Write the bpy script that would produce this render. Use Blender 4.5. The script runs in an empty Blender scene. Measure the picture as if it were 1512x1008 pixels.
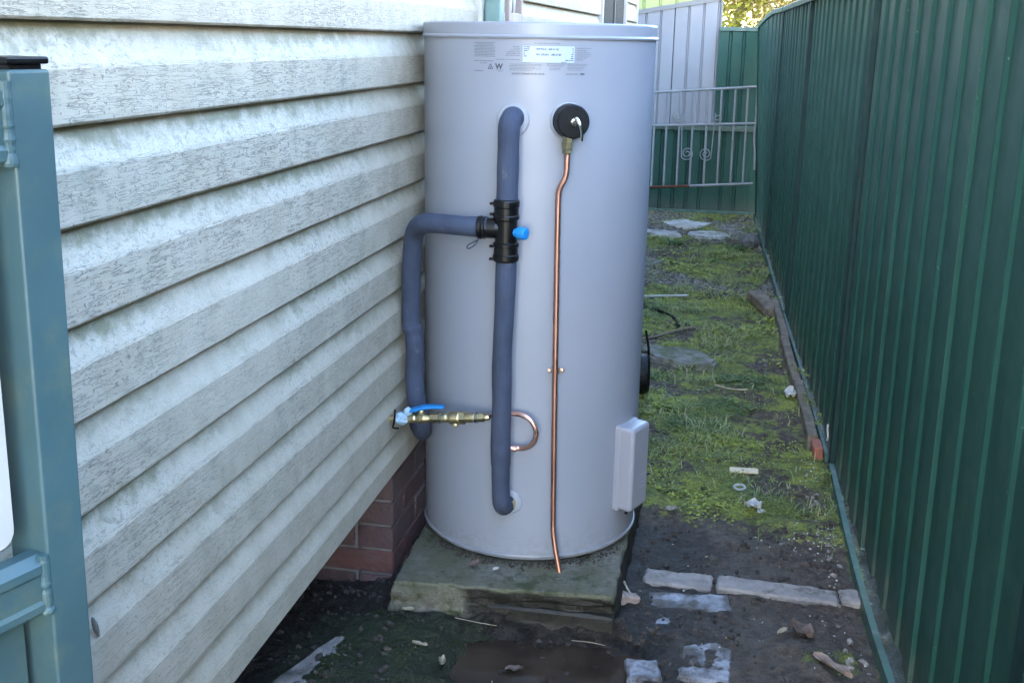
import bpy, bmesh, math, random
import numpy as np
from mathutils import Vector, Matrix

random.seed(7)
rng = np.random.default_rng(7)
scn = bpy.context.scene
COL = scn.collection

# ------------------------------------------------------------------ camera, sky, sun, exposure
cam_d = bpy.data.cameras.new('camera')
cam_d.sensor_width = 36.0
cam_d.lens = 39.286
cam_d.clip_start = 0.05
cam_d.clip_end = 500
cam = bpy.data.objects.new('camera', cam_d)
COL.objects.link(cam)
cam.matrix_world = Matrix(((0.98059, -0.06705, 0.18416, 0), (0.19529, 0.25307, -0.94753, 0),
                           (0.01696, 0.96512, 0.26129, 1.54), (0, 0, 0, 1)))
cam.location = (0, 0, 1.54)
scn.camera = cam

SUN_TO = Vector((-0.50, -0.78, 0.37)).normalized()
elev = math.asin(SUN_TO.z)
azim = math.atan2(SUN_TO.x, SUN_TO.y)
world = bpy.data.worlds.new("World")
scn.world = world
world.use_nodes = True
wn = world.node_tree.nodes
sky = wn.new('ShaderNodeTexSky')
sky.sky_type = 'NISHITA'
sky.sun_disc = False
sky.sun_elevation = elev
sky.sun_rotation = azim
sky.air_density = 1.0
sky.dust_density = 1.0
sky.ozone_density = 1.0
wn['Background'].inputs['Strength'].default_value = 0.15
world.node_tree.links.new(sky.outputs['Color'], wn['Background'].inputs['Color'])

sun_d = bpy.data.lights.new('sun', 'SUN')
sun_d.energy = 3.5
sun_d.angle = math.radians(0.53)
sun_d.color = (1.0, 0.88, 0.70)
sun = bpy.data.objects.new('sun', sun_d)
COL.objects.link(sun)
sun.rotation_euler = SUN_TO.to_track_quat('Z', 'Y').to_euler()
sun.location = (-5, -8, 9)

scn.view_settings.view_transform = 'Standard'
scn.view_settings.look = 'None'
scn.view_settings.gamma = 1
scn.view_settings.use_curve_mapping = False
scn.view_settings.exposure = 4.25

# ------------------------------------------------------------------ small maths helpers
def smooth(a, b, x):
    t = np.clip((np.asarray(x, dtype=float) - a) / (b - a), 0, 1)
    return t * t * (3 - 2 * t)

_lat = np.random.default_rng(3).random((256, 256))
def vnoise(x, y):
    x = np.asarray(x, float); y = np.asarray(y, float)
    xi = np.floor(x).astype(int); yi = np.floor(y).astype(int)
    fx = x - xi; fy = y - yi
    fx = fx * fx * (3 - 2 * fx); fy = fy * fy * (3 - 2 * fy)
    a = _lat[xi % 256, yi % 256]; b = _lat[(xi + 1) % 256, yi % 256]
    c = _lat[xi % 256, (yi + 1) % 256]; d = _lat[(xi + 1) % 256, (yi + 1) % 256]
    return (a * (1 - fx) + b * fx) * (1 - fy) + (c * (1 - fx) + d * fx) * fy
def fbm(x, y, s=1.0, o=4, off=0.0):
    v = 0; amp = 0.5; tot = 0
    for k in range(o):
        v = v + amp * vnoise(np.asarray(x) * s + 17.3 * k + off, np.asarray(y) * s + 9.1 * k + off)
        tot += amp; amp *= 0.5; s *= 2.03
    return v / tot

# ------------------------------------------------------------------ materials
MATS = {}
class NT:
    def __init__(self, name):
        self.m = bpy.data.materials.new(name)
        self.m.use_nodes = True
        self.t = self.m.node_tree
        self.n = self.t.nodes
        self.b = self.n['Principled BSDF']
        self.geo = None
    def link(self, a, b): self.t.links.new(a, b)
    def pos(self):
        if not self.geo: self.geo = self.n.new('ShaderNodeNewGeometry')
        return self.geo.outputs['Position']
    def mapping(self, scale=(1, 1, 1), loc=(0, 0, 0), rot=(0, 0, 0)):
        m = self.n.new('ShaderNodeMapping')
        m.inputs['Scale'].default_value = scale
        m.inputs['Location'].default_value = loc
        m.inputs['Rotation'].default_value = rot
        self.link(self.pos(), m.inputs['Vector'])
        return m.outputs['Vector']
    def noise(self, scale=5, detail=4, rough=0.55, vec=None, dist=0.0):
        t = self.n.new('ShaderNodeTexNoise')
        t.inputs['Scale'].default_value = scale
        t.inputs['Detail'].default_value = detail
        t.inputs['Roughness'].default_value = rough
        t.inputs['Distortion'].default_value = dist
        self.link(vec if vec is not None else self.pos(), t.inputs['Vector'])
        return t.outputs['Fac']
    def voro(self, scale=5, vec=None, feature='F1'):
        t = self.n.new('ShaderNodeTexVoronoi')
        t.feature = feature
        t.inputs['Scale'].default_value = scale
        self.link(vec if vec is not None else self.pos(), t.inputs['Vector'])
        return t.outputs['Distance']
    def ramp(self, fac, stops):
        r = self.n.new('ShaderNodeValToRGB')
        e = r.color_ramp.elements
        while len(e) < len(stops): e.new(0.5)
        for el, (p, c) in zip(e, stops):
            el.position = p
            el.color = (c, c, c, 1) if isinstance(c, (int, float)) else (*c, 1)
        self.link(fac, r.inputs['Fac'])
        return r.outputs['Color']
    def mr(self, v, a, b, c=0.0, d=1.0, typ='SMOOTHSTEP'):
        m = self.n.new('ShaderNodeMapRange')
        m.interpolation_type = typ
        m.inputs['From Min'].default_value = a; m.inputs['From Max'].default_value = b
        m.inputs['To Min'].default_value = c; m.inputs['To Max'].default_value = d
        self.link(v, m.inputs['Value'])
        return m.outputs['Result']
    def math(self, op, a, b=None, c=None):
        m = self.n.new('ShaderNodeMath'); m.operation = op
        for i, v in enumerate((a, b, c)):
            if v is None: continue
            if isinstance(v, (int, float)): m.inputs[i].default_value = v
            else: self.link(v, m.inputs[i])
        return m.outputs[0]
    def mix(self, fac, a, b, typ='MIX'):
        m = self.n.new('ShaderNodeMix'); m.data_type = 'RGBA'; m.blend_type = typ
        for i, v in ((0, fac), (6, a), (7, b)):
            if isinstance(v, (int, float)): m.inputs[i].default_value = v
            elif isinstance(v, tuple): m.inputs[i].default_value = (*v, 1)
            else: self.link(v, m.inputs[i])
        return m.outputs[2]
    def xyz(self):
        s = self.n.new('ShaderNodeSeparateXYZ'); self.link(self.pos(), s.inputs[0])
        return s.outputs
    def attr(self, name):
        a = self.n.new('ShaderNodeAttribute'); a.attribute_name = name
        return a
    def color(self, c):
        if isinstance(c, tuple): self.b.inputs['Base Color'].default_value = (*c, 1)
        else: self.link(c, self.b.inputs['Base Color'])
    def rough(self, r):
        if isinstance(r, (int, float)): self.b.inputs['Roughness'].default_value = r
        else: self.link(r, self.b.inputs['Roughness'])
    def bump(self, h, strength=0.3, dist=0.01):
        b = self.n.new('ShaderNodeBump')
        b.inputs['Strength'].default_value = strength
        b.inputs['Distance'].default_value = dist
        self.link(h, b.inputs['Height'])
        self.link(b.outputs['Normal'], self.b.inputs['Normal'])

def simple(name, c, rough=0.5, metal=0.0, var=0.0, vscale=8, bscale=0, bstr=0.2, bdist=0.003, dirt=None, dirt_scale=6, dirt_lo=0.5, dirt_hi=0.7, spec=None):
    t = NT(name)
    col = c
    if var:
        n = t.noise(vscale, 5)
        col = t.mix(t.mr(n, 0.3, 0.7), tuple(x * (1 - var) for x in c), tuple(min(1, x * (1 + var)) for x in c))
    if dirt:
        col = t.mix(t.mr(t.noise(dirt_scale, 6, 0.65), dirt_lo, dirt_hi), col, dirt)
    t.color(col)
    t.b.inputs['Metallic'].default_value = metal
    if spec is not None: t.b.inputs['Specular IOR Level'].default_value = spec
    if var:
        t.rough(t.mr(t.noise(vscale * 2.3, 3), 0.2, 0.8, max(0.03, rough - 0.1), min(1, rough + 0.1)))
    else: t.rough(rough)
    if bscale: t.bump(t.noise(bscale, 4), bstr, bdist)
    MATS[name] = t.m
    return t.m

# --- weathered weatherboard cladding
PITCH = 0.1365
LIP0 = 1.5525
def mat_siding():
    t = NT('weathered_cladding')
    x, y, z = t.xyz()
    ph = t.math('FRACT', t.math('DIVIDE', t.math('SUBTRACT', z, LIP0 - 40 * PITCH), PITCH))
    cove = t.mr(ph, 0.57, 0.62)
    big = t.noise(1.7, 5, 0.65)
    wear = t.math('MULTIPLY', t.mr(big, 0.30, 0.58),
                  t.math('MULTIPLY', t.mr(z, 0.45, 0.95, 0.35, 1.0), t.mr(y, 2.0, 3.0, 1.0, 0.45)))
    base = t.mix(t.mr(t.noise(14, 4), 0.3, 0.7), (0.405, 0.358, 0.275), (0.47, 0.422, 0.335))
    # flat face: crazed paint, fine dark lines along the grain
    gv = t.mapping((1, 7, 105))
    n1 = t.noise(1.0, 3, 0.6, gv, 0.2)
    crack = t.mr(t.math('ABSOLUTE', t.math('SUBTRACT', n1, 0.5)), 0.002, 0.024, 1.0, 0.0)
    gv2 = t.mapping((1, 17, 150), (3, 2, 1))
    n2 = t.noise(1.0, 3, 0.6, gv2, 0.3)
    crack2 = t.mr(t.math('ABSOLUTE', t.math('SUBTRACT', n2, 0.52)), 0.003, 0.032, 1.0, 0.0)
    brk = t.mr(t.noise(18, 3), 0.30, 0.5)
    cr = t.math('MULTIPLY', t.math('MAXIMUM', crack, t.math('MULTIPLY', crack2, 0.7)), brk)
    speck = t.mr(t.noise(1.0, 2, 0.5, t.mapping((1, 90, 130))), 0.60, 0.72)
    cr = t.math('MINIMUM', t.math('ADD', cr, t.math('MULTIPLY', speck, 0.8)), 1.0)
    crw = t.math('MULTIPLY', cr, t.math('ADD', t.math('MULTIPLY', wear, 0.85), 0.10))
    flat = t.mix(crw, base, (0.155, 0.145, 0.11))
    flat = t.mix(t.math('MULTIPLY', t.mr(t.noise(5, 6, 0.7), 0.45, 0.75), t.math('MULTIPLY', wear, 0.55)), flat, (0.20, 0.215, 0.165))
    # sloped face: chalky scale with green-grey mould towards the lap
    sc = t.noise(1.0, 5, 0.7, t.mapping((1, 45, 70)), 1.2)
    chalk = t.mr(sc, 0.47, 0.56)
    slope = t.mix(t.math('MULTIPLY', chalk, wear), base, (0.455, 0.42, 0.345))
    mo = t.math('MULTIPLY', t.mr(t.math('ADD', ph, t.math('MULTIPLY', t.math('SUBTRACT', t.noise(22, 5, 0.65), 0.5), 0.75)), 0.68, 0.95),
                t.math('ADD', t.math('MULTIPLY', wear, 0.90), 0.06))
    slope = t.mix(mo, slope, (0.175, 0.175, 0.10))
    fine = t.math('MULTIPLY', t.mr(t.noise(1.0, 4, 0.7, t.mapping((1, 60, 100), (5, 1, 7)), 0.8), 0.52, 0.62), t.math('MULTIPLY', wear, 0.6))
    slope = t.mix(fine, slope, (0.17, 0.175, 0.13))
    col = t.mix(cove, flat, slope)
    drip = t.mr(t.noise(1.0, 4, 0.6, t.mapping((1, 20, 2.2))), 0.56, 0.74)
    col = t.mix(t.math('MULTIPLY', drip, t.math('MULTIPLY', wear, 0.32)), col, (0.20, 0.19, 0.13))
    # brown grime on the very lip
    lip = t.math('MULTIPLY', t.mr(ph, 0.0, 0.05, 1.0, 0.0), t.mr(t.noise(9, 5), 0.35, 0.6, 0.15, 0.7))
    col = t.mix(lip, col, (0.15, 0.13, 0.075))
    t.color(col)
    t.rough(0.62)
    grain = t.noise(1.0, 4, 0.6, t.mapping((1, 9, 160)))
    hgt = t.math('SUBTRACT', t.math('MULTIPLY', grain, 0.55), t.math('MULTIPLY', cr, 0.7))
    hgt = t.math('ADD', hgt, t.math('MULTIPLY', t.math('MULTIPLY', chalk, cove), 0.35))
    t.bump(hgt, 0.35, 0.003)
    MATS['siding'] = t.m
    return t.m

def mat_ground():
    t = NT('muddy_mossy_ground')
    a = t.attr('zone')
    s = t.n.new('ShaderNodeSeparateColor'); t.link(a.outputs['Color'], s.inputs[0])
    moss, wet, grey = s.outputs[0], s.outputs[1], s.outputs[2]
    n1 = t.noise(9, 7, 0.68); n2 = t.noise(38, 6, 0.7); n3 = t.noise(120, 4, 0.7)
    mud = t.mix(t.mr(n2, 0.35, 0.7), (0.048, 0.036, 0.027), (0.145, 0.110, 0.086))
    mud = t.mix(t.mr(n1, 0.5, 0.75), mud, (0.115, 0.075, 0.055))
    greyc = t.mix(t.mr(n2, 0.3, 0.7), (0.15, 0.143, 0.13), (0.33, 0.315, 0.295))
    gm = t.mr(t.math('ADD', grey, t.math('MULTIPLY', t.math('SUBTRACT', n2, 0.5), 1.4)), 0.45, 0.75)
    col = t.mix(gm, mud, greyc)
    wm = t.mr(t.math('ADD', wet, t.math('MULTIPLY', t.math('SUBTRACT', n1, 0.5), 0.6)), 0.35, 0.7)
    wetc = t.mix(t.mr(n2, 0.4, 0.7), (0.010, 0.008, 0.006), (0.050, 0.038, 0.030))
    col = t.mix(wm, col, wetc)
    mossc = t.mix(t.mr(n1, 0.35, 0.68), (0.105, 0.128, 0.034), (0.29, 0.325, 0.05))
    mossc = t.mix(t.mr(n3, 0.45, 0.7), mossc, (0.06, 0.062, 0.03))
    mossc = t.mix(t.mr(wet, 0.25, 0.6), mossc, (0.028, 0.044, 0.016))
    mm = t.mr(t.math('ADD', moss, t.math('ADD', t.math('MULTIPLY', t.math('SUBTRACT', n2, 0.5), 1.3), t.math('MULTIPLY', t.math('SUBTRACT', n1, 0.5), 0.9))), 0.30, 0.60)
    col = t.mix(t.math('MULTIPLY', mm, t.mr(wet, 0.3, 1.0, 1.0, 0.45)), col, mossc)
    fl = t.mr(t.noise(260, 2), 0.70, 0.76)
    col = t.mix(t.math('MULTIPLY', fl, 0.5), col, (0.42, 0.40, 0.36))
    t.color(col)
    damp = t.math('MULTIPLY', t.mr(t.noise(5, 5, 0.65), 0.42, 0.60), t.mr(t.xyz()[1], 3.9, 3.2))
    gl = t.math('MAXIMUM', t.math('MULTIPLY', wm, t.mr(n2, 0.35, 0.65, 0.55, 0.15)), t.math('MULTIPLY', damp, t.mr(n2, 0.35, 0.65, 0.55, 0.2)))
    t.rough(t.math('SUBTRACT', 0.92, gl))
    h = t.math('ADD', t.math('MULTIPLY', n2, 0.7), t.math('MULTIPLY', n3, 0.35))
    t.bump(h, 1.0, 0.035)
    MATS['ground'] = t.m
    return t.m

def mat_brick():
    t = NT('dark_red_brick')
    rn = t.n.new('ShaderNodeObjectInfo').outputs['Random']
    c = t.ramp(rn, [(0.0, (0.078, 0.038, 0.036)), (0.3, (0.105, 0.064, 0.060)), (0.55, (0.072, 0.036, 0.038)), (0.78, (0.125, 0.042, 0.032)), (1.0, (0.095, 0.062, 0.062))])
    c = t.mix(t.mr(t.noise(28, 6, 0.7), 0.4, 0.7), c, (0.10, 0.06, 0.055))
    c = t.mix(t.mr(t.noise(9, 5, 0.7), 0.55, 0.75, 0, 0.55), c, (0.20, 0.165, 0.16))
    t.color(c); t.rough(0.85); t.bump(t.noise(70, 5), 0.8, 0.008)
    MATS['brick'] = t.m

def mat_concrete():
    t = NT('mossy_damp_concrete')
    x, y, z = t.xyz()
    n1 = t.noise(7, 6, 0.65); n2 = t.noise(45, 6, 0.7); n3 = t.noise(160, 3)
    c = t.mix(t.mr(n2, 0.3, 0.7), (0.085, 0.079, 0.062), (0.175, 0.164, 0.135))
    c = t.mix(t.mr(n1, 0.38, 0.62), c, (0.095, 0.092, 0.055))
    c = t.mix(t.mr(t.noise(12, 6, 0.7), 0.52, 0.64), c, (0.035, 0.042, 0.016))
    # permanently damp, algae-dark right half of the front face and foot
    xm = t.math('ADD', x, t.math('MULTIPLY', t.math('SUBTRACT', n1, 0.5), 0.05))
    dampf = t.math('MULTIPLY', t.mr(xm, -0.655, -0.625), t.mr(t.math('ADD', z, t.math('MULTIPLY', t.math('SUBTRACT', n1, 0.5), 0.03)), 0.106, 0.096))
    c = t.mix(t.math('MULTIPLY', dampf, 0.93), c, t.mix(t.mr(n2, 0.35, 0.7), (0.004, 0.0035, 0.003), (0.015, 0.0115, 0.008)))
    foot = t.mr(t.math('ADD', z, t.math('MULTIPLY', t.math('SUBTRACT', n1, 0.5), 0.06)), 0.022, 0.0)
    c = t.mix(t.math('MULTIPLY', foot, 0.85), c, (0.03, 0.026, 0.02))
    pit = t.mr(t.noise(75, 3), 0.62, 0.68)
    c = t.mix(t.math('MULTIPLY', pit, 0.7), c, (0.04, 0.038, 0.03))
    t.color(c)
    t.rough(t.math('SUBTRACT', 0.88, t.math('MULTIPLY', dampf, 0.35)))
    t.bump(t.math('ADD', n2, t.math('MULTIPLY', n3, 0.5)), 0.6, 0.008)
    MATS['concrete'] = t.m

def mat_fence():
    t = NT('dark_green_steel_sheet')
    x, y, z = t.xyz()
    c = t.mix(t.mr(t.noise(3, 4), 0.3, 0.7), (0.014, 0.060, 0.049), (0.018, 0.071, 0.058))
    dust = t.math('MULTIPLY', t.mr(t.math('ADD', z, t.math('MULTIPLY', t.math('SUBTRACT', t.noise(6, 5), 0.5), 0.25)), 0.20, 0.02), t.mr(t.noise(50, 4), 0.2, 0.7, 0.35, 0.9))
    c = t.mix(t.math('MULTIPLY', dust, 0.55), c, (0.13, 0.13, 0.115))
    streak = t.mr(t.noise(1.0, 4, 0.6, t.mapping((12, 45, 1.2))), 0.55, 0.75)
    c = t.mix(t.math('MULTIPLY', streak, 0.06), c, (0.06, 0.12, 0.10))
    fl = t.mr(t.noise(70, 2), 0.74, 0.78)
    c = t.mix(t.math('MULTIPLY', fl, 0.4), c, (0.25, 0.28, 0.25))
    t.color(c)
    t.rough(t.mr(t.noise(5, 4), 0.3, 0.7, 0.45, 0.6))
    t.b.inputs['Specular IOR Level'].default_value = 0.22
    t.bump(t.noise(2.5, 3), 0.15, 0.01)
    MATS['fence'] = t.m

def mat_leafy(name, attr_scale=1.0):
    t = NT(name)
    a = t.attr('tint')
    t.color(a.outputs['Color'])
    t.rough(0.6)
    t.b.inputs['Specular IOR Level'].default_value = 0.3
    tr = t.n.new('ShaderNodeBsdfTranslucent')
    t.link(a.outputs['Color'], tr.inputs['Color'])
    mx = t.n.new('ShaderNodeMixShader'); mx.inputs[0].default_value = 0.3
    t.link(t.b.outputs[0], mx.inputs[1]); t.link(tr.outputs[0], mx.inputs[2])
    t.link(mx.outputs[0], t.n['Material Output'].inputs['Surface'])
    MATS[name] = t.m

mat_siding(); mat_ground(); mat_brick(); mat_concrete(); mat_fence(); mat_leafy('leafy')
tp_ = NT('tank_paint')
_x, _y, _z = tp_.xyz()
_c = tp_.mix(tp_.mr(tp_.noise(2.5, 4), 0.3, 0.7), (0.225, 0.237, 0.278), (0.240, 0.252, 0.293))
_sp = tp_.math('MULTIPLY', tp_.mr(tp_.math('ADD', _z, tp_.math('MULTIPLY', tp_.math('SUBTRACT', tp_.noise(9, 4), 0.5), 0.16)), 0.24, 0.10), tp_.mr(tp_.noise(55, 4, 0.7), 0.42, 0.7))
_c = tp_.mix(tp_.math('MULTIPLY', _sp, 0.55), _c, (0.17, 0.155, 0.135))
_run = tp_.mr(tp_.noise(1.0, 4, 0.6, tp_.mapping((22, 22, 0.8))), 0.58, 0.78)
_c = tp_.mix(tp_.math('MULTIPLY', _run, 0.10), _c, (0.20, 0.205, 0.215))
tp_.color(_c)
tp_.rough(tp_.mr(tp_.noise(6, 5, 0.65), 0.3, 0.7, 0.32, 0.44))
tp_.b.inputs['Specular IOR Level'].default_value = 0.6
tp_.bump(tp_.noise(2.2, 2), 0.08, 0.02)
MATS['tank_paint'] = tp_.m
simple('cover_paint', (0.245, 0.25, 0.285), 0.42, 0, 0.03, 5)
simple('collar_plastic', (0.255, 0.275, 0.315), 0.4)
simple('foam', (0.036, 0.047, 0.080), 0.85, 0, 0.16, 10, 60, 0.35, 0.006, dirt=(0.12, 0.125, 0.14), dirt_scale=18, dirt_lo=0.6, dirt_hi=0.8)
simple('black_plastic', (0.003, 0.003, 0.0035), 0.36, 0, 0.1, 30, spec=0.35)
simple('black_rubber', (0.004, 0.004, 0.005), 0.55, 0, 0.15, 30, spec=0.25)
simple('blue_plastic', (0.012, 0.20, 0.52), 0.38)
simple('blue_tape', (0.30, 0.43, 0.55), 0.6, 0, 0.15, 40, 60, 0.5, 0.004)
simple('copper', (0.50, 0.27, 0.21), 0.40, 1.0, 0.07, 5)
simple('bright_copper', (0.90, 0.55, 0.45), 0.33, 1.0, 0.05, 8)
simple('brass', (0.60, 0.50, 0.30), 0.36, 1.0, 0.15, 60)
simple('chrome', (0.62, 0.62, 0.58), 0.18, 1.0)
simple('print_ink', (0.045, 0.05, 0.07), 0.7)
simple('print_ink_pale', (0.13, 0.14, 0.17), 0.7)
simple('label_white', (0.36, 0.42, 0.53), 0.4)
simple('gate_teal', (0.050, 0.098, 0.108), 0.40, 0, 0.10, 5, 40, 0.06, 0.003, dirt=(0.080, 0.120, 0.105), dirt_scale=13, dirt_lo=0.48, dirt_hi=0.72)
simple('downpipe_teal', (0.115, 0.20, 0.19), 0.5, 0, 0.12, 8, dirt=(0.20, 0.25, 0.21), dirt_scale=14)
simple('white_trim', (0.46, 0.45, 0.42), 0.55, 0, 0.08, 10)
simple('white_plastic', (0.50, 0.49, 0.455), 0.45, 0, 0.04, 10)
simple('window_frame', (0.33, 0.26, 0.24), 0.55, 0, 0.1, 10)
simple('mesh_dark', (0.025, 0.03, 0.045), 0.5)
simple('glass_dark', (0.012, 0.014, 0.02), 0.08)
simple('mortar', (0.15, 0.135, 0.13), 0.9, 0, 0.2, 30, 120, 0.5, 0.006)
simple('underside', (0.05, 0.045, 0.04), 0.9)
simple('roof_tile', (0.20, 0.08, 0.06), 0.8, 0, 0.1, 3)
simple('grey_sheet', (0.22, 0.235, 0.275), 0.45, 0, 0.05, 2)
simple('grey_rail', (0.17, 0.18, 0.20), 0.5)
simple('pale_green_sheet', (0.21, 0.26, 0.105), 0.5, 0, 0.05, 2)
simple('white_gate_paint', (0.18, 0.195, 0.205), 0.5, 0, 0.1, 20, dirt=(0.10, 0.045, 0.025), dirt_scale=15, dirt_lo=0.64, dirt_hi=0.72)
simple('rust', (0.085, 0.030, 0.016), 0.85, 0, 0.3, 30)
simple('rail_green', (0.045, 0.105, 0.088), 0.45, 0, 0.2, 12, dirt=(0.12, 0.15, 0.14), dirt_scale=16, dirt_lo=0.52, dirt_hi=0.7)  # base colour lightened a little for the sky reflected on the top caps
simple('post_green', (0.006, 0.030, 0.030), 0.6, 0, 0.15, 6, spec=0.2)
simple('plinth', (0.14, 0.115, 0.09), 0.9, 0, 0.3, 14, 90, 0.5, 0.006, dirt=(0.06, 0.055, 0.035), dirt_scale=9)
simple('kerb_concrete', (0.23, 0.205, 0.19), 0.9, 0, 0.22, 20, 110, 0.6, 0.006, dirt=(0.10, 0.09, 0.075), dirt_scale=12, dirt_lo=0.5, dirt_hi=0.66)
simple('white_brick', (0.235, 0.24, 0.27), 0.6, 0, 0.25, 25, 90, 0.7, 0.008, dirt=(0.055, 0.045, 0.038), dirt_scale=11, dirt_lo=0.40, dirt_hi=0.60)
simple('red_clay', (0.24, 0.085, 0.055), 0.85, 0, 0.15, 30, 90, 0.4, 0.004)
simple('stone', (0.155, 0.15, 0.135), 0.9, 0, 0.25, 14, 70, 0.7, 0.01, dirt=(0.075, 0.085, 0.04), dirt_scale=11, dirt_lo=0.42, dirt_hi=0.6)
simple('pale_stone', (0.36, 0.355, 0.335), 0.9, 0, 0.2, 14, 70, 0.7, 0.01, dirt=(0.12, 0.13, 0.075), dirt_scale=9, dirt_lo=0.5, dirt_hi=0.7)
simple('dark_stone', (0.10, 0.105, 0.11), 0.8, 0, 0.25, 20, 60, 0.4, 0.01)
simple('bare_wood', (0.50, 0.42, 0.29), 0.7, 0, 0.15, 30)
simple('bark', (0.25, 0.19, 0.16), 0.85, 0, 0.3, 25, 60, 0.5, 0.004)
simple('dry_leaf', (0.11, 0.075, 0.06), 0.75, 0, 0.3, 30)
simple('pale_leaf', (0.32, 0.27, 0.19), 0.7, 0, 0.2, 40)
simple('paper', (0.36, 0.37, 0.38), 0.7)
simple('pebble', (0.36, 0.35, 0.32), 0.75, 0, 0.4, 40)
simple('clod', (0.042, 0.033, 0.027), 0.95, 0, 0.4, 30, 80, 0.6, 0.01)
simple('twig', (0.16, 0.13, 0.10), 0.85)
simple('trunk', (0.22, 0.17, 0.12), 0.9, 0, 0.25, 12, 30, 0.5, 0.02)
simple('grey_cocoon', (0.16, 0.16, 0.15), 0.85, 0, 0.3, 200)
wt = NT('muddy_water')
wt.color(wt.mix(wt.mr(wt.noise(7, 5), 0.35, 0.7), (0.026, 0.018, 0.013), (0.055, 0.038, 0.027)))
wt.rough(0.05); wt.b.inputs['IOR'].default_value = 1.33
wt.bump(wt.noise(9, 3), 0.06, 0.01)
MATS['water'] = wt.m

# ------------------------------------------------------------------ object helpers
ROOTS = {}
def root_of(o):
    while o.parent: o = o.parent
    return o
def thing(name, label, cat, loc, group=None):
    o = bpy.data.objects.new(name, None)
    o.empty_display_size = 0.1
    COL.objects.link(o)
    o.location = loc
    o['label'] = label; o['category'] = cat
    if group: o['group'] = group
    ROOTS[o] = Vector(loc)
    return o
def tag(o, label, cat, group=None):
    o['label'] = label; o['category'] = cat
    if group: o['group'] = group
    return o
def finish(name, me, mat, parent=None, sm=True, origin=None):
    """mesh data is in world coordinates; shift it to its thing's base"""
    if parent is not None:
        r = root_of(parent); off = ROOTS[r]
    else:
        off = Vector(origin) if origin is not None else Vector((0, 0, 0))
    me.transform(Matrix.Translation(-off))
    for m in (mat if isinstance(mat, (list, tuple)) else [mat]):
        me.materials.append(MATS[m])
    if sm is False:
        me.shade_flat()
    elif sm is True:
        me.shade_smooth()
    elif sm == 'auto':
        me.shade_smooth()
        me.set_sharp_from_angle(angle=math.radians(11))
    o = bpy.data.objects.new(name, me)
    COL.objects.link(o)
    if parent is not None:
        o.parent = parent
    else:
        o.location = off
        ROOTS[o] = off
    return o
def obj(name, bm, mat, parent=None, sm='auto', origin=None):
    bmesh.ops.recalc_face_normals(bm, faces=bm.faces)
    me = bpy.data.meshes.new(name)
    bm.to_mesh(me); bm.free()
    if parent is None and origin is None:
        co = np.array([v.co for v in me.vertices])
        origin = ((co[:, 0].min() + co[:, 0].max()) / 2, (co[:, 1].min() + co[:, 1].max()) / 2, co[:, 2].min())
    return finish(name, me, mat, parent, sm, origin)
def pyobj(name, verts, faces, mat, parent=None, sm=False, origin=None, tint=None):
    """triangles/quads from numpy arrays"""
    verts = np.asarray(verts, np.float32); faces = np.asarray(faces, np.int32)
    me = bpy.data.meshes.new(name)
    k = faces.shape[1]
    me.vertices.add(len(verts)); me.vertices.foreach_set('co', verts.ravel())
    me.loops.add(faces.size); me.loops.foreach_set('vertex_index', faces.ravel())
    me.polygons.add(len(faces))
    me.polygons.foreach_set('loop_start', np.arange(0, faces.size, k, dtype=np.int32))
    me.update(calc_edges=True); me.validate()
    if tint is not None:
        a = me.attributes.new('tint', 'FLOAT_COLOR', 'POINT')
        a.data.foreach_set('color', np.asarray(tint, np.float32).ravel())
    return finish(name, me, mat, parent, sm, origin)

def add_box(bm, c, s, rot=None, bev=0.0, seg=1):
    r = bmesh.ops.create_cube(bm, size=1.0)
    vs = r['verts']
    m = Matrix.Translation(Vector(c)) @ (rot.to_4x4() if rot else Matrix()) @ Matrix.Diagonal((*s, 1))
    bmesh.ops.transform(bm, matrix=m, verts=vs)
    if bev > 0:
        es = list({e for v in vs for e in v.link_edges})
        bmesh.ops.bevel(bm, geom=es, offset=bev, segments=seg, profile=0.5, affect='EDGES')
def box(c, s, rot=None, bev=0.0, seg=1):
    bm = bmesh.new(); add_box(bm, c, s, rot, bev, seg); return bm
def b2(x0, x1, y0, y1, z0, z1, bev=0.0, seg=1):
    return box(((x0 + x1) / 2, (y0 + y1) / 2, (z0 + z1) / 2), (x1 - x0, y1 - y0, z1 - z0), None, bev, seg)
def frame_from(d):
    d = Vector(d).normalized()
    a = Vector((0, 0, 1)) if abs(d.z) < 0.9 else Vector((1, 0, 0))
    u = a.cross(d).normalized(); v = d.cross(u).normalized()
    return u, v, d
def catmull(pts, n=8):
    P = [Vector(p) for p in pts]
    P = [P[0] * 2 - P[1]] + P + [P[-1] * 2 - P[-2]]
    out = []
    for i in range(1, len(P) - 2):
        for k in range(n):
            t = k / n
            out.append(0.5 * ((2 * P[i]) + (P[i + 1] - P[i - 1]) * t + (2 * P[i - 1] - 5 * P[i] + 4 * P[i + 1] - P[i + 2]) * t * t
                              + (3 * P[i] - P[i - 1] - 3 * P[i + 1] + P[i + 2]) * t ** 3))
    out.append(P[-2].copy())
    return out
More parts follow.
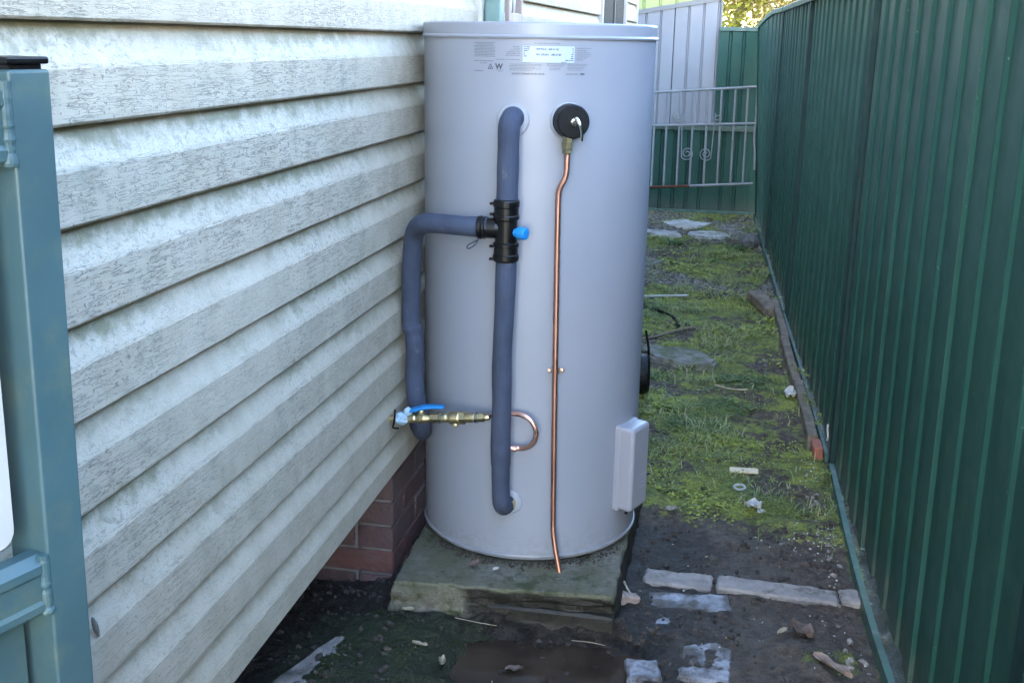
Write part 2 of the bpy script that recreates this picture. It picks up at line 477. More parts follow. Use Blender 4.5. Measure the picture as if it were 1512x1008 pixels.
def add_tube(bm, pts, r, seg=14, cap=True, rf=None):
    pts = [Vector(p) for p in pts]
    u = None; rings = []
    L = len(pts)
    for i, p in enumerate(pts):
        d = (pts[min(i + 1, L - 1)] - pts[max(i - 1, 0)]).normalized()
        if u is None: u, v, _ = frame_from(d)
        else:
            u = (u - d * u.dot(d)).normalized(); v = d.cross(u)
        rr = rf(i / (L - 1)) * r if rf else r
        rings.append([bm.verts.new(p + u * (rr * math.cos(2 * math.pi * k / seg)) + v * (rr * math.sin(2 * math.pi * k / seg))) for k in range(seg)])
    for a, b in zip(rings, rings[1:]):
        for k in range(seg):
            bm.faces.new((a[k], a[(k + 1) % seg], b[(k + 1) % seg], b[k]))
    if cap:
        bm.faces.new(rings[0][::-1]); bm.faces.new(rings[-1])
def tube(pts, r, seg=14, cap=True, rf=None):
    bm = bmesh.new(); add_tube(bm, pts, r, seg, cap, rf); return bm
def add_lathe(bm, prof, o, axis, seg=24, cap=True):
    """prof: list of (radius, distance along axis)"""
    u, v, d = frame_from(axis); o = Vector(o)
    rings = []
    for r, h in prof:
        rings.append([bm.verts.new(o + d * h + u * (r * math.cos(2 * math.pi * k / seg)) + v * (r * math.sin(2 * math.pi * k / seg))) for k in range(seg)])
    for a, b in zip(rings, rings[1:]):
        for k in range(seg):
            bm.faces.new((a[k], a[(k + 1) % seg], b[(k + 1) % seg], b[k]))
    if cap:
        if prof[0][0] > 1e-5: bm.faces.new(rings[0][::-1])
        if prof[-1][0] > 1e-5: bm.faces.new(rings[-1])
def lathe(prof, o, axis, seg=24, cap=True):
    bm = bmesh.new(); add_lathe(bm, prof, o, axis, seg, cap); return bm
def roughen(bm, cuts=3, amp=0.004, s=30.0, seed=0.0):
    """uneven worn block: subdivide and push along the normals with noise"""
    if cuts: bmesh.ops.subdivide_edges(bm, edges=list(bm.edges), cuts=cuts, use_grid_fill=True)
    bm.normal_update()
    from mathutils import noise as mn
    for v in bm.verts:
        v.co += v.normal * (mn.noise(v.co * s + Vector((seed, seed * 2, seed))) * amp + mn.noise(v.co * s * 3) * amp * 0.4)
    return bm
def rock(c, s, seed, sub=3, amp=0.25, rz=0.0):
    from mathutils import noise as mn
    bm = bmesh.new()
    bmesh.ops.create_icosphere(bm, subdivisions=sub, radius=1.0)
    R = Matrix.Rotation(rz, 3, 'Z')
    for v in bm.verts:
        k = 1 + amp * mn.noise(v.co * 1.6 + Vector((seed, seed, 0))) + amp * 0.4 * mn.noise(v.co * 4 + Vector((0, seed, 0)))
        p = v.co * k
        v.co = R @ Vector((p.x * s[0], p.y * s[1], p.z * s[2])) + Vector(c)
    return bm

# ------------------------------------------------------------------ GROUND
TC = (-0.55, 3.16); TR = 0.32; TB = 0.112
def fx(y): return 0.475 + (2.68 - y) * 0.034
def zones(x, y):
    n = fbm(x, y, 2.2, 4); n2 = fbm(x, y, 6, 4, 5.0); n3 = fbm(x, y, 1.1, 3, 20.)
    lawn = smooth(3.25, 3.95, y + 1.0 * (n - 0.5) + 0.35 * (x > 0) * smooth(0, 0.3, x))
    moss = lawn * (0.50 + 0.55 * smooth(0.40, 0.60, n2))
    moss *= 1 - 0.65 * smooth(0.50, 0.63, n3) * smooth(3.7, 4.4, y)
    moss *= 1 - 0.6 * smooth(0.55, 0.64, fbm(x, y, 3.7, 3, 140.)) * smooth(3.6, 4.0, y)
    fl = smooth(-0.50, -0.62, x + 0.25 * (n - 0.5)) * smooth(-1.15, -0.98, x) * smooth(2.75, 2.6, y)
    moss = np.maximum(moss, 0.75 * fl)
    moss = np.maximum(moss, 0.7 * smooth(-0.04, -0.02, x - fx(y)) * smooth(4.3, 4.1, y))
    edge = smooth(0.08, 0.2, x) * smooth(2.98, 2.9, y) * 0.45 * smooth(0.45, 0.6, n2)
    moss = np.maximum(moss, edge)
    wet = smooth(3.6, 3.2, y + 0.5 * (n - 0.5)) * (1 - 0.5 * smooth(-0.2, 0.2, x)) * 0.72
    wet = np.maximum(wet, smooth(-0.86, -0.98, x) * 1.0)
    pd = np.hypot((x + 0.42) / 0.30, (y - 2.52) / 0.24)
    wet = np.maximum(wet, smooth(1.3, 0.8, pd))
    wet = np.maximum(wet, 0.95 * smooth(-0.03, -0.01, x - fx(y)))
    grey = smooth(3.9, 4.6, y) * smooth(0.50, 0.62, n3) * 0.55
    grey = np.maximum(grey, smooth(8.6, 9.4, y) * smooth(0.46, 0.60, n) * 0.65)
    grey = np.maximum(grey, smooth(2.95, 2.85, y) * smooth(-0.28, -0.15, x) * 0.42 * smooth(0.4, 0.6, n2))
    return moss, wet, grey
def gz(x, y):
    x = np.asarray(x, float); y = np.asarray(y, float)
    h = 0.030 * (fbm(x, y, 3.0, 3) - 0.5) + 0.030 * (fbm(x, y, 14, 4, 3.) - 0.5) + 0.012 * (fbm(x, y, 60, 3, 8.) - 0.5)
    pd = np.hypot((x + 0.40) / 0.27, (y - 2.555) / 0.18) + 0.9 * (fbm(x, y, 7, 3, 55.) - 0.5)
    h = h - 0.034 * smooth(1.15, 0.6, pd) + 0.012 * smooth(1.0, 1.5, pd) * smooth(2.9, 2.7, y)
    h = h - 0.03 * smooth(-0.88, -1.0, x) + 0.02 * smooth(8.5, 10.4, y)
    h = h - 0.012 * smooth(0.30, 0.45, x) * smooth(3.1, 2.9, y)
    h = h + 0.030 * smooth(0.012, 0.05, x - fx(y))
    h = h + 0.010 * (fbm(x, y, 32, 3, 70.) - 0.5)
    h = h + 0.050 * np.exp(-((y - 2.690 - 0.06 * (x + 0.6)) / 0.036) ** 2) * smooth(-0.64, -0.54, x) * smooth(-0.16, -0.24, x) * (0.4 + 1.2 * fbm(x, y, 25, 3, 11.))
    h = h + 0.018 * smooth(-0.55, -0.7, x) * smooth(2.75, 2.5, y)
    return h
def build_ground():
    ys = np.concatenate([np.arange(1.6, 4.2, 0.0095), np.arange(4.2, 10.9, 0.02)])
    xs = np.arange(-1.7, 0.75, 0.0095)
    X, Y = np.meshgrid(xs, ys)
    Z = gz(X, Y)
    # sink the sheet's rim into the wide ground
    rim = np.minimum(np.minimum(X + 1.7, 0.74 - X), np.minimum(Y - 1.6, 10.88 - Y))
    Z = Z - 0.12 * smooth(0.08, 0.0, rim)
    ny, nx = X.shape
    idx = np.arange(nx * ny).reshape(ny, nx)
    f = np.stack([idx[:-1, :-1], idx[:-1, 1:], idx[1:, 1:], idx[1:, :-1]], -1).reshape(-1, 4)
    v = np.stack([X, Y, Z], -1).reshape(-1, 3)
    o = pyobj('ground', v, f, 'ground', sm=True, origin=(0, 0, 0))
    a = o.data.attributes.new('zone', 'FLOAT_COLOR', 'POINT')
    m, w, g = zones(X.ravel(), Y.ravel())
    a.data.foreach_set('color', np.stack([m, w, g, np.ones_like(m)], -1).astype(np.float32).ravel())
    o['kind'] = 'structure'
    # wide ground to the horizon
    s = 200.0
    vv = [(-s, -s, -0.075), (s, -s, -0.075), (s, s, -0.075), (-s, s, -0.075)]
    o = pyobj('ground', vv, [(0, 1, 2, 3)], 'ground', origin=(0, 0, 0))
    a = o.data.attributes.new('zone', 'FLOAT_COLOR', 'POINT')
    a.data.foreach_set('color', [0.1, 0.0, 0.6, 1.0] * 4)
    o['kind'] = 'structure'
    # puddle
    th = np.linspace(0, 2 * np.pi, 48, endpoint=False)
    rr = 1 + 0.12 * np.sin(3 * th + 1) + 0.08 * np.sin(5 * th)
    px = -0.42 + 0.46 * rr * np.cos(th); py = 2.50 + 0.28 * rr * np.sin(th)
    v = np.concatenate([[(-0.42, 2.5, -0.0215)], np.stack([px, py, np.full_like(px, -0.0215)], -1)])
    f = [(0, 1 + i, 1 + (i + 1) % 48) for i in range(48)]
    o = pyobj('puddle', v, f, 'water', origin=(0, 0, 0)); o['kind'] = 'structure'
build_ground()

# ------------------------------------------------------------------ HOUSE
HX = -0.88                       # outer face of the boards
HY0, HY1 = -4.0, 9.8
house = thing('house', 'house clad in weathered cream weatherboards on a dark red brick base', 'house', (HX - 0.1, 3.0, 0))
def board_profile(z0, z1, h0=0.0, lowest=False):
    """(dx, t) going up: lip underside, flat face, crease, sloping cove; t is height above z0"""
    h = z1 - z0
    fl = 0.58 * PITCH if not lowest else h - 0.42 * PITCH
    return [(-0.016, 0.002), (-0.003, 0.0), (0.0, 0.004), (0.0, fl - 0.004), (-0.002, fl + 0.003), (-0.013, fl + 0.5 * (h - fl)), (-0.023, h + 0.006)]
def tilt(k):
    return max(0.0, (k - 4)) * 0.0022
def board(k, y0, y1, seed):
    zt = LIP0 - (k - 1) * PITCH; zb = LIP0 - k * PITCH
    lowest = (k == 9)
    if lowest: zb = zt - 0.122
    prof = board_profile(zb, zt, lowest=lowest)
    n = max(2, int((y1 - y0) / 0.12))
    ys = np.linspace(y0, y1, n + 1)
    V = []; F = []
    for i, y in enumerate(ys):
        w = 0.0016 * (float(vnoise(y * 1.3 + seed, seed * 3.1)) - 0.5) * 2
        tz0 = tilt(k) * (min(max(y, 0), 3.6) - 2.3) + (0.010 * (min(max(y, 0), 3.6) - 2.3) if lowest else 0); tz1 = tilt(k - 1) * (min(max(y, 0), 3.6) - 2.3)
        for (dx, tt) in prof:
            fr = tt / (zt - zb)
            V.append((HX + dx + w, y, zb + tt + tz0 * (1 - fr) + tz1 * fr + w * 0.8))
    m = len(prof)
    for i in range(n):
        for j in range(m - 1):
            F.append((i * m + j, i * m + j + 1, (i + 1) * m + j + 1, (i + 1) * m + j))
    o = pyobj('weatherboard', V, F, 'siding', house, sm='auto')
    return o
W1 = (4.30, 4.58, 1.60); W2 = (7.28, 8.80, 1.30)
for k in range(-15, 10):
    zt = LIP0 - (k - 1) * PITCH; zb = LIP0 - k * PITCH
    hi = zt > W1[2] + 0.02
    segs = [(HY0, 3.83)]
    if zb < 0.9 and False: pass
    if hi: segs += [(3.87, 4.275), (4.605, 7.25), (8.83, HY1 - 0.02)]
    elif zt > W2[2] + 0.02: segs += [(3.87, 7.25), (8.83, HY1 - 0.02)]
    else: segs += [(3.87, HY1 - 0.02)]
    for j, (a, b) in enumerate(segs): board(k, a, b, k * 1.7 + j * 11.3)
# core walls (behind the boards) and the brick base
def wallbox(x0, x1, y0, y1, z0, z1, name='wall', m='white_trim', bev=0): return obj(name, b2(x0, x1, y0, y1, z0, z1, bev), m, house)
wallbox(HX - 0.12, HX - 0.026, HY0, 4.26, 0.36, 3.45, m='underside')
wallbox(HX - 0.12, HX - 0.026, 4.26, 9.78, 0.36, 1.28, m='underside')
wallbox(HX - 0.12, HX - 0.09, 4.26, 9.78, 1.28, 3.45, m='underside')
wallbox(-9.0, HX - 0.122, HY0, HY0 + 0.1, -0.1, 3.45, m='white_trim')
wallbox(-9.0, HX - 0.122, HY1 - 0.1, HY1 - 0.001, 0.36, 3.45, m='white_trim')
wallbox(-9.0, -8.9, HY0 + 0.1, HY1 - 0.1, -0.1, 3.45, m='white_trim')
obj('subfloor', b2(-8.9, HX - 0.122, HY0 + 0.1, HY1 - 0.1, 0.40, 0.46), 'underside', house)
obj('corner_trim', b2(HX - 0.03, HX + 0.006, HY1 - 0.022, HY1 + 0.02, 0.33, 3.45, 0.003), 'white_trim', house)
obj('corner_trim', b2(HX - 0.03, HX + 0.010, 3.832, 3.868, 0.33, 3.45, 0.003), 'white_trim', house)
# roof with eaves
rb = bmesh.new()
prof = [(-0.66, 3.36), (-0.66, 3.47), (-4.95, 5.0), (-9.5, 3.50), (-9.5, 3.36), (-4.95, 3.46)]
va = [rb.verts.new((x, HY0 - 0.4, z)) for x, z in prof]; vb = [rb.verts.new((x, HY1 + 0.35, z)) for x, z in prof]
for i in range(6): rb.faces.new((va[i], va[(i + 1) % 6], vb[(i + 1) % 6], vb[i]))
rb.faces.new(va[::-1]); rb.faces.new(vb)
obj('roof', rb, 'roof_tile', house, sm=False)
# windows
def window(y0, y1, z0, z1, kind):
    bm = bmesh.new(); t = 0.035
    x0, x1 = HX - 0.05, HX + 0.012
    add_box(bm, ((x0 + x1) / 2, y0 + t / 2, (z0 + z1) / 2), (x1 - x0, t, z1 - z0), None, 0.003)
    add_box(bm, ((x0 + x1) / 2, y1 - t / 2, (z0 + z1) / 2), (x1 - x0, t, z1 - z0), None, 0.003)
    add_box(bm, ((x0 + x1) / 2, (y0 + y1) / 2, z0 + t / 2), (x1 - x0 - .002, y1 - y0 - 2 * t, t), None, 0.003)
    add_box(bm, ((x0 + x1) / 2, (y0 + y1) / 2, z1 - t / 2), (x1 - x0 - .002, y1 - y0 - 2 * t, t), None, 0.003)
    w = obj('window', bm, 'window_frame' if kind == 0 else 'white_trim', house)
    obj('pane', b2(HX - 0.045, HX - 0.039, y0 + t, y1 - t, z0 + t, z1 - t), 'glass_dark', w, sm=False)
    if kind == 0:
        # wavy security grille
        for q in range(5):
            yy = y0 + t + 0.035 + q * (y1 - y0 - 2 * t - 0.07) / 4
            pts = [(HX - 0.01, yy + 0.018 * math.sin(zz * 26 + q * 3.14), zz) for zz in np.linspace(z0 + t, z1 - t, 40)]
            obj('grille_bar', tube(pts, 0.006, 6), 'white_trim', w)
        obj('sill', b2(HX - 0.02, HX + 0.04, y0 - 0.02, y1 + 0.02, z0 - 0.035, z0 - 0.002, 0.004), 'window_frame', w)
    else:
        # fly-screen of fine dark wires in two leaves
        g = bmesh.new()
        for yy in np.arange(y0 + t + 0.03, y1 - t, 0.05): add_box(g, (HX - 0.012, yy, (z0 + z1) / 2), (0.006, 0.012, z1 - z0 - 2 * t))
        for zz in np.arange(z0 + t + 0.02, z1 - t, 0.035): add_box(g, (HX - 0.018, (y0 + y1) / 2, zz), (0.006, y1 - y0 - 2 * t, 0.012))
        obj('screen_mesh', g, 'mesh_dark', w, sm=False)
        obj('mullion', b2(HX - 0.03, HX + 0.004, (y0 + y1) / 2 - 0.015, (y0 + y1) / 2 + 0.015, z0 + t, z1 - t, 0.002), 'mesh_dark', w)
window(W1[0], W1[1], W1[2], 2.7, 0)
window(W2[0], W2[1], W2[2], 2.6, 1)
# bricks of the base (side face along the alley and the short return facing the camera)
BH = 0.0775; BX = -0.905; BY = 2.885
rbm = {}
def brick_mesh(l, seed):
    bm = box((0, 0, 0), (l, 0.108, BH - 0.0085), None, 0.004, 1)
    return roughen(bm, 1, 0.0022, 40, seed)
def brick_at(c, l, along_y, i):
    key = (round(l, 3), i % 5)
    if key not in rbm:
        bm = brick_mesh(l, i * 3.3)
        bmesh.ops.recalc_face_normals(bm, faces=bm.faces)
        me = bpy.data.meshes.new('brick'); bm.to_mesh(me); bm.free(); me.materials.append(MATS['brick'])
        rbm[key] = me
    o = bpy.data.objects.new('brick', rbm[key]); COL.objects.link(o); o.parent = house
    o.location = Vector(c) - ROOTS[house]
    o.rotation_euler = (0, 0, math.pi / 2 if along_y else 0)
bi = 0
for r in range(-1, 5):
    z = r * BH + BH / 2 + 0.004
    odd = r % 2
    # corner brick: shows header on one face, stretcher on the other
    if odd:
        brick_at((BX - 0.054, BY + 0.115, z), 0.23, True, bi); y = BY + 0.24; x = BX - 0.118
    else:
        brick_at((BX - 0.115, BY + 0.054, z), 0.23, False, bi); y = BY + 0.118; x = BX - 0.24
    bi += 1
    while y < 5.4:
        brick_at((BX - 0.054 + 0.003 * (random.random() - 0.5), y + 0.115, z), 0.23, True, bi); y += 0.24; bi += 1
    while x > -1.75:
        brick_at((x - 0.115, BY + 0.054 + 0.003 * (random.random() - 0.5), z), 0.23, False, bi); x -= 0.24; bi += 1
mb = bmesh.new()
add_box(mb, (BX - 0.055, (BY + 5.4) / 2 + 0.003, 0.13), (0.095, 5.4 - BY - 0.012, 0.50))
add_box(mb, (BX - 0.49, BY + 0.055, 0.13), (0.76, 0.095, 0.50))
obj('mortar', mb, 'mortar', house, sm=False)
obj('base_wall', b2(BX - 0.10, BX - 0.003, 5.45, HY1 - 0.01, -0.1, 0.355), 'brick', house, sm=False)

# rainwater downpipe
dp = thing('downpipe', 'square teal downpipe running down the weatherboards beside the barred window', 'downpipe', (HX + 0.04, 3.92, 0))
obj('pipe', b2(HX + 0.008, HX + 0.062, 3.875, 3.975, 0.05, 3.40, 0.010, 3), 'downpipe_teal', dp)
for zz in (0.9, 2.3): obj('strap', b2(HX + 0.002, HX + 0.065, 3.872, 4.0, zz, zz + 0.03, 0.003), 'downpipe_teal', dp)
# gutter along the eave is a part of the house
gt = bmesh.new(); add_box(gt, (-0.60, (HY0 + HY1) / 2, 3.42), (0.11, HY1 - HY0 + 0.7, 0.10), None, 0.02, 2)
obj('gutter', gt, 'downpipe_teal', house)

# cocoon on the boards
bm = lathe([(0.0, 0), (0.0022, 0.003), (0.0042, 0.012), (0.0048, 0.022), (0.0036, 0.031), (0.0022, 0.036), (0.0028, 0.039), (0.0, 0.042)], (HX + 0.001, 1.331, 0.712), (0.02, 0.28, -0.95), 10)
tag(obj('cocoon', bm, 'grey_cocoon'), 'small grey cocoon stuck low on the weatherboards next to the teal gate', 'cocoon')

# ------------------------------------------------------------------ CONCRETE SLAB under the heater
bm = bmesh.new()
top = [(-0.838, 2.665), (-0.236, 2.70), (-0.236, 3.62), (-0.868, 3.62)]
bot = [(-0.872, 2.705 - 0.03), (-0.228, 2.735), (-0.228, 3.65), (-0.885, 3.65)]
vt = [bm.verts.new((x, y, 0.11 if i != 0 else 0.108)) for i, (x, y) in enumerate(top)]
vbm = [bm.verts.new((x, y, -0.06)) for x, y in bot]
bm.faces.new(vt); bm.faces.new(vbm[::-1])
for i in range(4): bm.faces.new((vbm[i], vbm[(i + 1) % 4], vt[(i + 1) % 4], vt[i]))
bmesh.ops.bevel(bm, geom=list(bm.edges), offset=0.008, segments=2, profile=0.5, affect='EDGES')
bmesh.ops.subdivide_edges(bm, edges=[e for e in bm.edges if e.calc_length() > 0.1], cuts=24, use_grid_fill=True)
bm.normal_update()
from mathutils import noise as mnoise
for v in bm.verts:
    if v.co.z > 0.108 and abs(v.normal.z) > 0.9:
        v.co.z += 0.0012 * mnoise.noise(v.co * 30)
    else:
        v.co += v.normal * (0.008 * mnoise.noise(v.co * 18) + 0.005 * mnoise.noise(v.co * 60))
        # broken course line that runs along the face
        if abs(v.co.z - 0.062) < 0.01 and v.co.x > -0.64 and v.co.y < 2.8: v.co += v.normal * -0.004
slab = obj('concrete_slab', bm, 'concrete')
tag(slab, 'mossy grey concrete slab under the water heater, its front stained dark', 'slab')
# second lower lip of the slab's front on the right
bm = roughen(b2(-0.62, -0.234, 2.690, 2.76, -0.05, 0.052, 0.006, 1), 5, 0.006, 26, 2.0)
bm2 = bm
o = obj('footing', bm2, 'concrete', None)
o.parent = slab; o.location = Vector(o.location) - Vector(slab.location)

# ------------------------------------------------------------------ WATER HEATER
wh = thing('water_heater', 'tall grey cylindrical hot water tank standing on the concrete slab', 'water heater', (TC[0], TC[1], TB))
def cyl_pt(deg, z, off=0.0):
    a = math.radians(deg)
    return Vector((TC[0] + (TR + off) * math.sin(a), TC[1] - (TR + off) * math.cos(a), z))
def cyl_dir(deg):
    a = math.radians(deg); return Vector((math.sin(a), -math.cos(a), 0))
ZT = 1.545
obj('tank_body', lathe([(0.0, 0), (TR - 0.012, 0.0), (TR - 0.006, 0.002), (TR, 0.016), (TR, 0.05), (TR, 0.4), (TR, 0.9), (TR, ZT - TB)], (TC[0], TC[1], TB + 0.004), (0, 0, 1), 160, False), 'tank_paint', wh)
obj('base_rim', lathe([(TR - 0.004, 0.0), (TR + 0.003, 0.0), (TR + 0.0045, 0.003), (TR + 0.0035, 0.008), (TR - 0.004, 0.010)], (TC[0], TC[1], TB + 0.016), (0, 0, 1), 160, False), 'tank_paint', wh)
obj('lid', lathe([(TR - 0.006, -0.004), (TR + 0.005, -0.004), (TR + 0.0065, 0.0), (TR + 0.005, 0.003), (TR + 0.003, 0.005), (TR + 0.0025, 0.030), (TR + 0.0015, 0.0335), (TR - 0.003, 0.0355), (TR * 0.5, 0.0385), (0.0, 0.040)], (TC[0], TC[1], ZT), (0, 0, 1), 160, False), 'tank_paint', wh)

def wrap(name, quads, mat, parent, off=0.0009):
    """flat print wrapped on the tank: quads as (deg0, deg1, z0, z1)"""
    V = []; F = []
    for (a, b, z0, z1) in quads:
        n = max(1, int(abs(b - a) / 3))
        for i in range(n):
            d0 = a + (b - a) * i / n; d1 = a + (b - a) * (i + 1) / n
            s = len(V)
            V += [cyl_pt(d0, z0, off), cyl_pt(d1, z0, off), cyl_pt(d1, z1, off), cyl_pt(d0, z1, off)]
            F.append((s, s + 1, s + 2, s + 3))
    return pyobj(name, [tuple(v) for v in V], F, mat, parent)
MM = math.degrees(0.001 / TR)     # degrees per millimetre on the skin
def text_wrap(name, txt, deg, z, size, mat, parent, off=0.0012, align='LEFT', bold=0.0):
    cu = bpy.data.curves.new(name, 'FONT'); cu.body = txt; cu.size = size; cu.align_x = align; cu.resolution_u = 2
    cu.offset = bold
    tmp = bpy.data.objects.new('tmp', cu)
    COL.objects.link(tmp)
    dg = bpy.context.evaluated_depsgraph_get(); dg.update()
    me = bpy.data.meshes.new_from_object(tmp.evaluated_get(dg))
    bpy.data.objects.remove(tmp); bpy.data.curves.remove(cu)
    for v in me.vertices:
        p = cyl_pt(deg + v.co.x * 1000 * MM, z + v.co.y, off); v.co = p
    me.name = name
    me.materials.clear()
    return finish(name, me, mat, parent, False)
np_ = wrap('nameplate', [(2.0, 25.9, 1.4825, 1.5245)], 'label_white', wh, 0.0008)
wrap('plate_border', [(2.0, 25.9, 1.5238, 1.5245), (2.0, 25.9, 1.4825, 1.4832), (2.0, 2.15, 1.4825, 1.5245), (25.75, 25.9, 1.4825, 1.5245)], 'print_ink_pale', np_, 0.0011)
text_wrap('lettering', '49T7VLA - 300 41 03', 8.3, 1.5135, 0.0064, 'print_ink', np_, bold=0.0002)
text_wrap('lettering', '901 270.031 - 380.07.80', 8.3, 1.5005, 0.0064, 'print_ink', np_, bold=0.0002)
def words(d0, d1, z, h=0.0016, lo=2.0, hi=9.0):
    q = []; d = d0
    while d < d1 - 0.3:
        w = min(random.uniform(lo, hi) * MM, d1 - d); q.append((d, d + w, z, z + h)); d += w + 1.1 * MM
    return q
q = []
for i, (a, b) in enumerate([(2.7, 5.4), (2.7, 5.4), (2.7, 4.9), (2.7, 3.3), (2.7, 3.3), (2.7, 4.4), (2.7, 3.0), (2.7, 3.0)]):
    q += words(a, b, 1.5195 - i * 0.0044, 0.0019)
for i, (a, b) in enumerate([(24.6, 25.2), (24.8, 25.2), (24.7, 25.2), (24.2, 25.2), (24.2, 25.2), (24.0, 25.2), (21.4, 25.2)]):
    q += words(a, b, 1.5165 - i * 0.0047, 0.0020)
wrap('small_print', q, 'print_ink', np_, 0.0012)
q = []
for i in range(10):
    ins = [0, 1.4, 0, 0, .4, 0, 0, .3, .2, .1][i]
    q += words(-21.4 + ins, -10.6 - ins * 0.6, 1.5285 - i * 0.0037, 0.0015)
q += words(-21.3, -11.5, 1.4838, 0.0018, 3, 12); q += words(-18, -14.6, 1.4785, 0.0014)
q += words(-21.3, -16.6, 1.4585, 0.0026, 3, 6)
for i in range(6): q += words(1.0 - [3.4, 3.0, 4.2, 5.8, 6.2, 6.7][i], 1.0, 1.5205 - i * 0.0044, 0.0015)
q += words(-10.2, 1.2, 1.4885, 0.0014)
for i in range(7): q += words(26.6, 26.6 + [7.2, 4.6, 6.0, 6.8, 6.9, 5.2, 3.4][i], 1.5185 - i * 0.0047, 0.0015)
for i in range(5): q += words(-3.8, 11.0 - [0, 0, 3, 0, 4][i], 1.4775 - i * 0.0036, 0.0013)
for i in range(5): q += words(13.2 + (i > 1) * 1.2, 21.6 - i * 0.6, 1.4795 - i * 0.0036, 0.0013)
for i in range(5): q += words(22.6, 32.3 - i * 0.7, 1.4795 - i * 0.0036, 0.0013)
q += words(2.6, 6.0, 1.4815, 0.0016); q += words(19.6, 22.6, 1.4835, 0.0016)
q += words(-10.0, -6.4, 1.4620, 0.0013); q += words(-9.0, -7.4, 1.4590, 0.0013)
wrap('small_print', q, 'print_ink_pale', wh)
text_wrap('lettering', 'For Outdoor Operation and Installation', 7.4, 1.5288, 0.0040, 'print_ink', wh)
text_wrap('lettering', 'ELECTRIC STORAGE WATER HEATER', -2.6, 1.4535, 0.0050, 'print_ink', wh, bold=0.0001)
text_wrap('lettering', 'AS/NZS 4692.1', 21.8, 1.4540, 0.0056, 'print_ink', wh)
text_wrap('lettering', '1800', 28.4, 1.4540, 0.0064, 'print_ink', wh, bold=0.0003)
text_wrap('emblem', 'W', -10.4, 1.4655, 0.0185, 'print_ink', wh, bold=0.0006)
# triangular compliance mark
def tri(off=0.0011):
    V = []; F = []
    def bar(p, q_, w):
        (x0, z0), (x1, z1) = p, q_
        L = math.hypot(x1 - x0, z1 - z0); nx, nz = -(z1 - z0) / L * w, (x1 - x0) / L * w
        s = len(V)
        for (x, z) in ((x0 + nx, z0 + nz), (x0 - nx, z0 - nz), (x1 - nx, z1 - nz), (x1 + nx, z1 + nz)):
            V.append(tuple(cyl_pt(-14.0 + x * MM, 1.4655 + z / 1000, off)))
        F.append((s, s + 1, s + 2, s + 3))
    bar((0, 0), (13, 0), .7); bar((0, 0), (6.5, 12), .7); bar((13, 0), (6.5, 12), .7)
    bar((4, 3.5), (6.5, 2), .7); bar((6.5, 2), (9.5, 6), .7)
    return pyobj('emblem', V, F, 'print_ink', wh)
tri()
# collars where the pipes enter
def collar(deg, z, r):
    obj('pipe_collar', lathe([(r * 0.55, -0.006), (r, -0.004), (r, 0.002), (r - 0.003, 0.0045), (r * 0.55, 0.006)], cyl_pt(deg, z, 0.001), cyl_dir(deg), 40), 'collar_plastic', wh)
collar(-1.6, 1.340, 0.042); collar(0.2, 0.295, 0.034); collar(23.6, 1.340, 0.047)
# element cover box, lower right
cd = 68.0; cr = Matrix.Rotation(math.radians(cd), 3, 'Z')
cv = box(cyl_pt(cd, 0.360, 0.010), (0.104, 0.085, 0.252), cr, 0.012, 4)
cvo = obj('element_cover', cv, 'cover_paint', wh)
obj('cover_base', box(cyl_pt(cd, 0.360, -0.012), (0.1085, 0.050, 0.2565), cr, 0.006, 3), 'cover_paint', cvo)
bm = bmesh.new()
for i in range(4):
    L = [0.045, 0.05, 0.042, 0.03][i]
    c = cyl_pt(cd, 0.335 - i * 0.012, 0.053) + cr @ Vector((0.012, 0, 0))
    add_box(bm, c, (L, 0.001, 0.003), cr)
obj('embossing', bm, 'collar_plastic', cvo, sm=False)
for s in (-1, 1):
    obj('screw', lathe([(0.0045, -0.002), (0.0045, 0.003), (0.003, 0.005), (0.0, 0.005)], cyl_pt(cd, 0.232, 0.014) + cr @ Vector((0.044 * s, -0.02, -0.002)), cr @ Vector((0, -1, 0)), 10), 'black_plastic', cvo)

# ------------------------------------------------------------------ INSULATED PIPES
YP = 2.782
hp = thing('insulated_pipe', 'dark grey-blue foam-lagged pipe from the upper tank collar down into the black valve', 'pipe', (-0.558, YP, 1.15))
def wob(seed, a=0.03):
    return lambda t: 1 + a * (2 * float(vnoise(t * 9 + seed, seed)) - 1)
R1 = 0.0275
pts = catmull([(-0.556, 2.842, 1.345), (-0.557, 2.815, 1.347), (-0.558, YP + 0.006, 1.333), (-0.5585, YP, 1.300), (-0.559, YP, 1.22), (-0.560, YP, 1.15), (-0.561, YP, 1.125)], 9)
obj('lagging', tube(pts, R1, 20, True, wob(3, 0.025)), 'foam', hp)
lp = thing('insulated_pipe', 'dark grey-blue foam-lagged pipe from the black valve down to the lower tank collar', 'pipe', (-0.563, YP, 0.3))
pts = catmull([(-0.560, YP, 1.01), (-0.560, YP, 0.97), (-0.562, YP - 0.002, 0.86), (-0.566, YP - 0.004, 0.72), (-0.565, YP - 0.003, 0.60), (-0.567, YP - 0.001, 0.50), (-0.566, YP, 0.425)], 8)
obj('lagging', tube(pts, 0.0265, 20, True, wob(8, 0.035)), 'foam', lp)
pts = catmull([(-0.566, YP, 0.430), (-0.566, YP, 0.40), (-0.5645, YP + 0.001, 0.345), (-0.563, YP + 0.006, 0.312), (-0.560, YP + 0.024, 0.294), (-0.556, YP + 0.060, 0.292)], 8)
obj('lagging_end', tube(pts, 0.0245, 20, True, wob(5, 0.02)), 'foam', lp)
obj('pipe_stub', lathe([(0.011, 0), (0.011, 0.03)], cyl_pt(1.5, 0.296, -0.002), cyl_dir(1.5), 12), 'brass', lp)
bp = thing('insulated_pipe', 'dark grey-blue foam-lagged branch pipe bending from the black valve down beside the weatherboards', 'pipe', (-0.84, 2.89, 0.44))
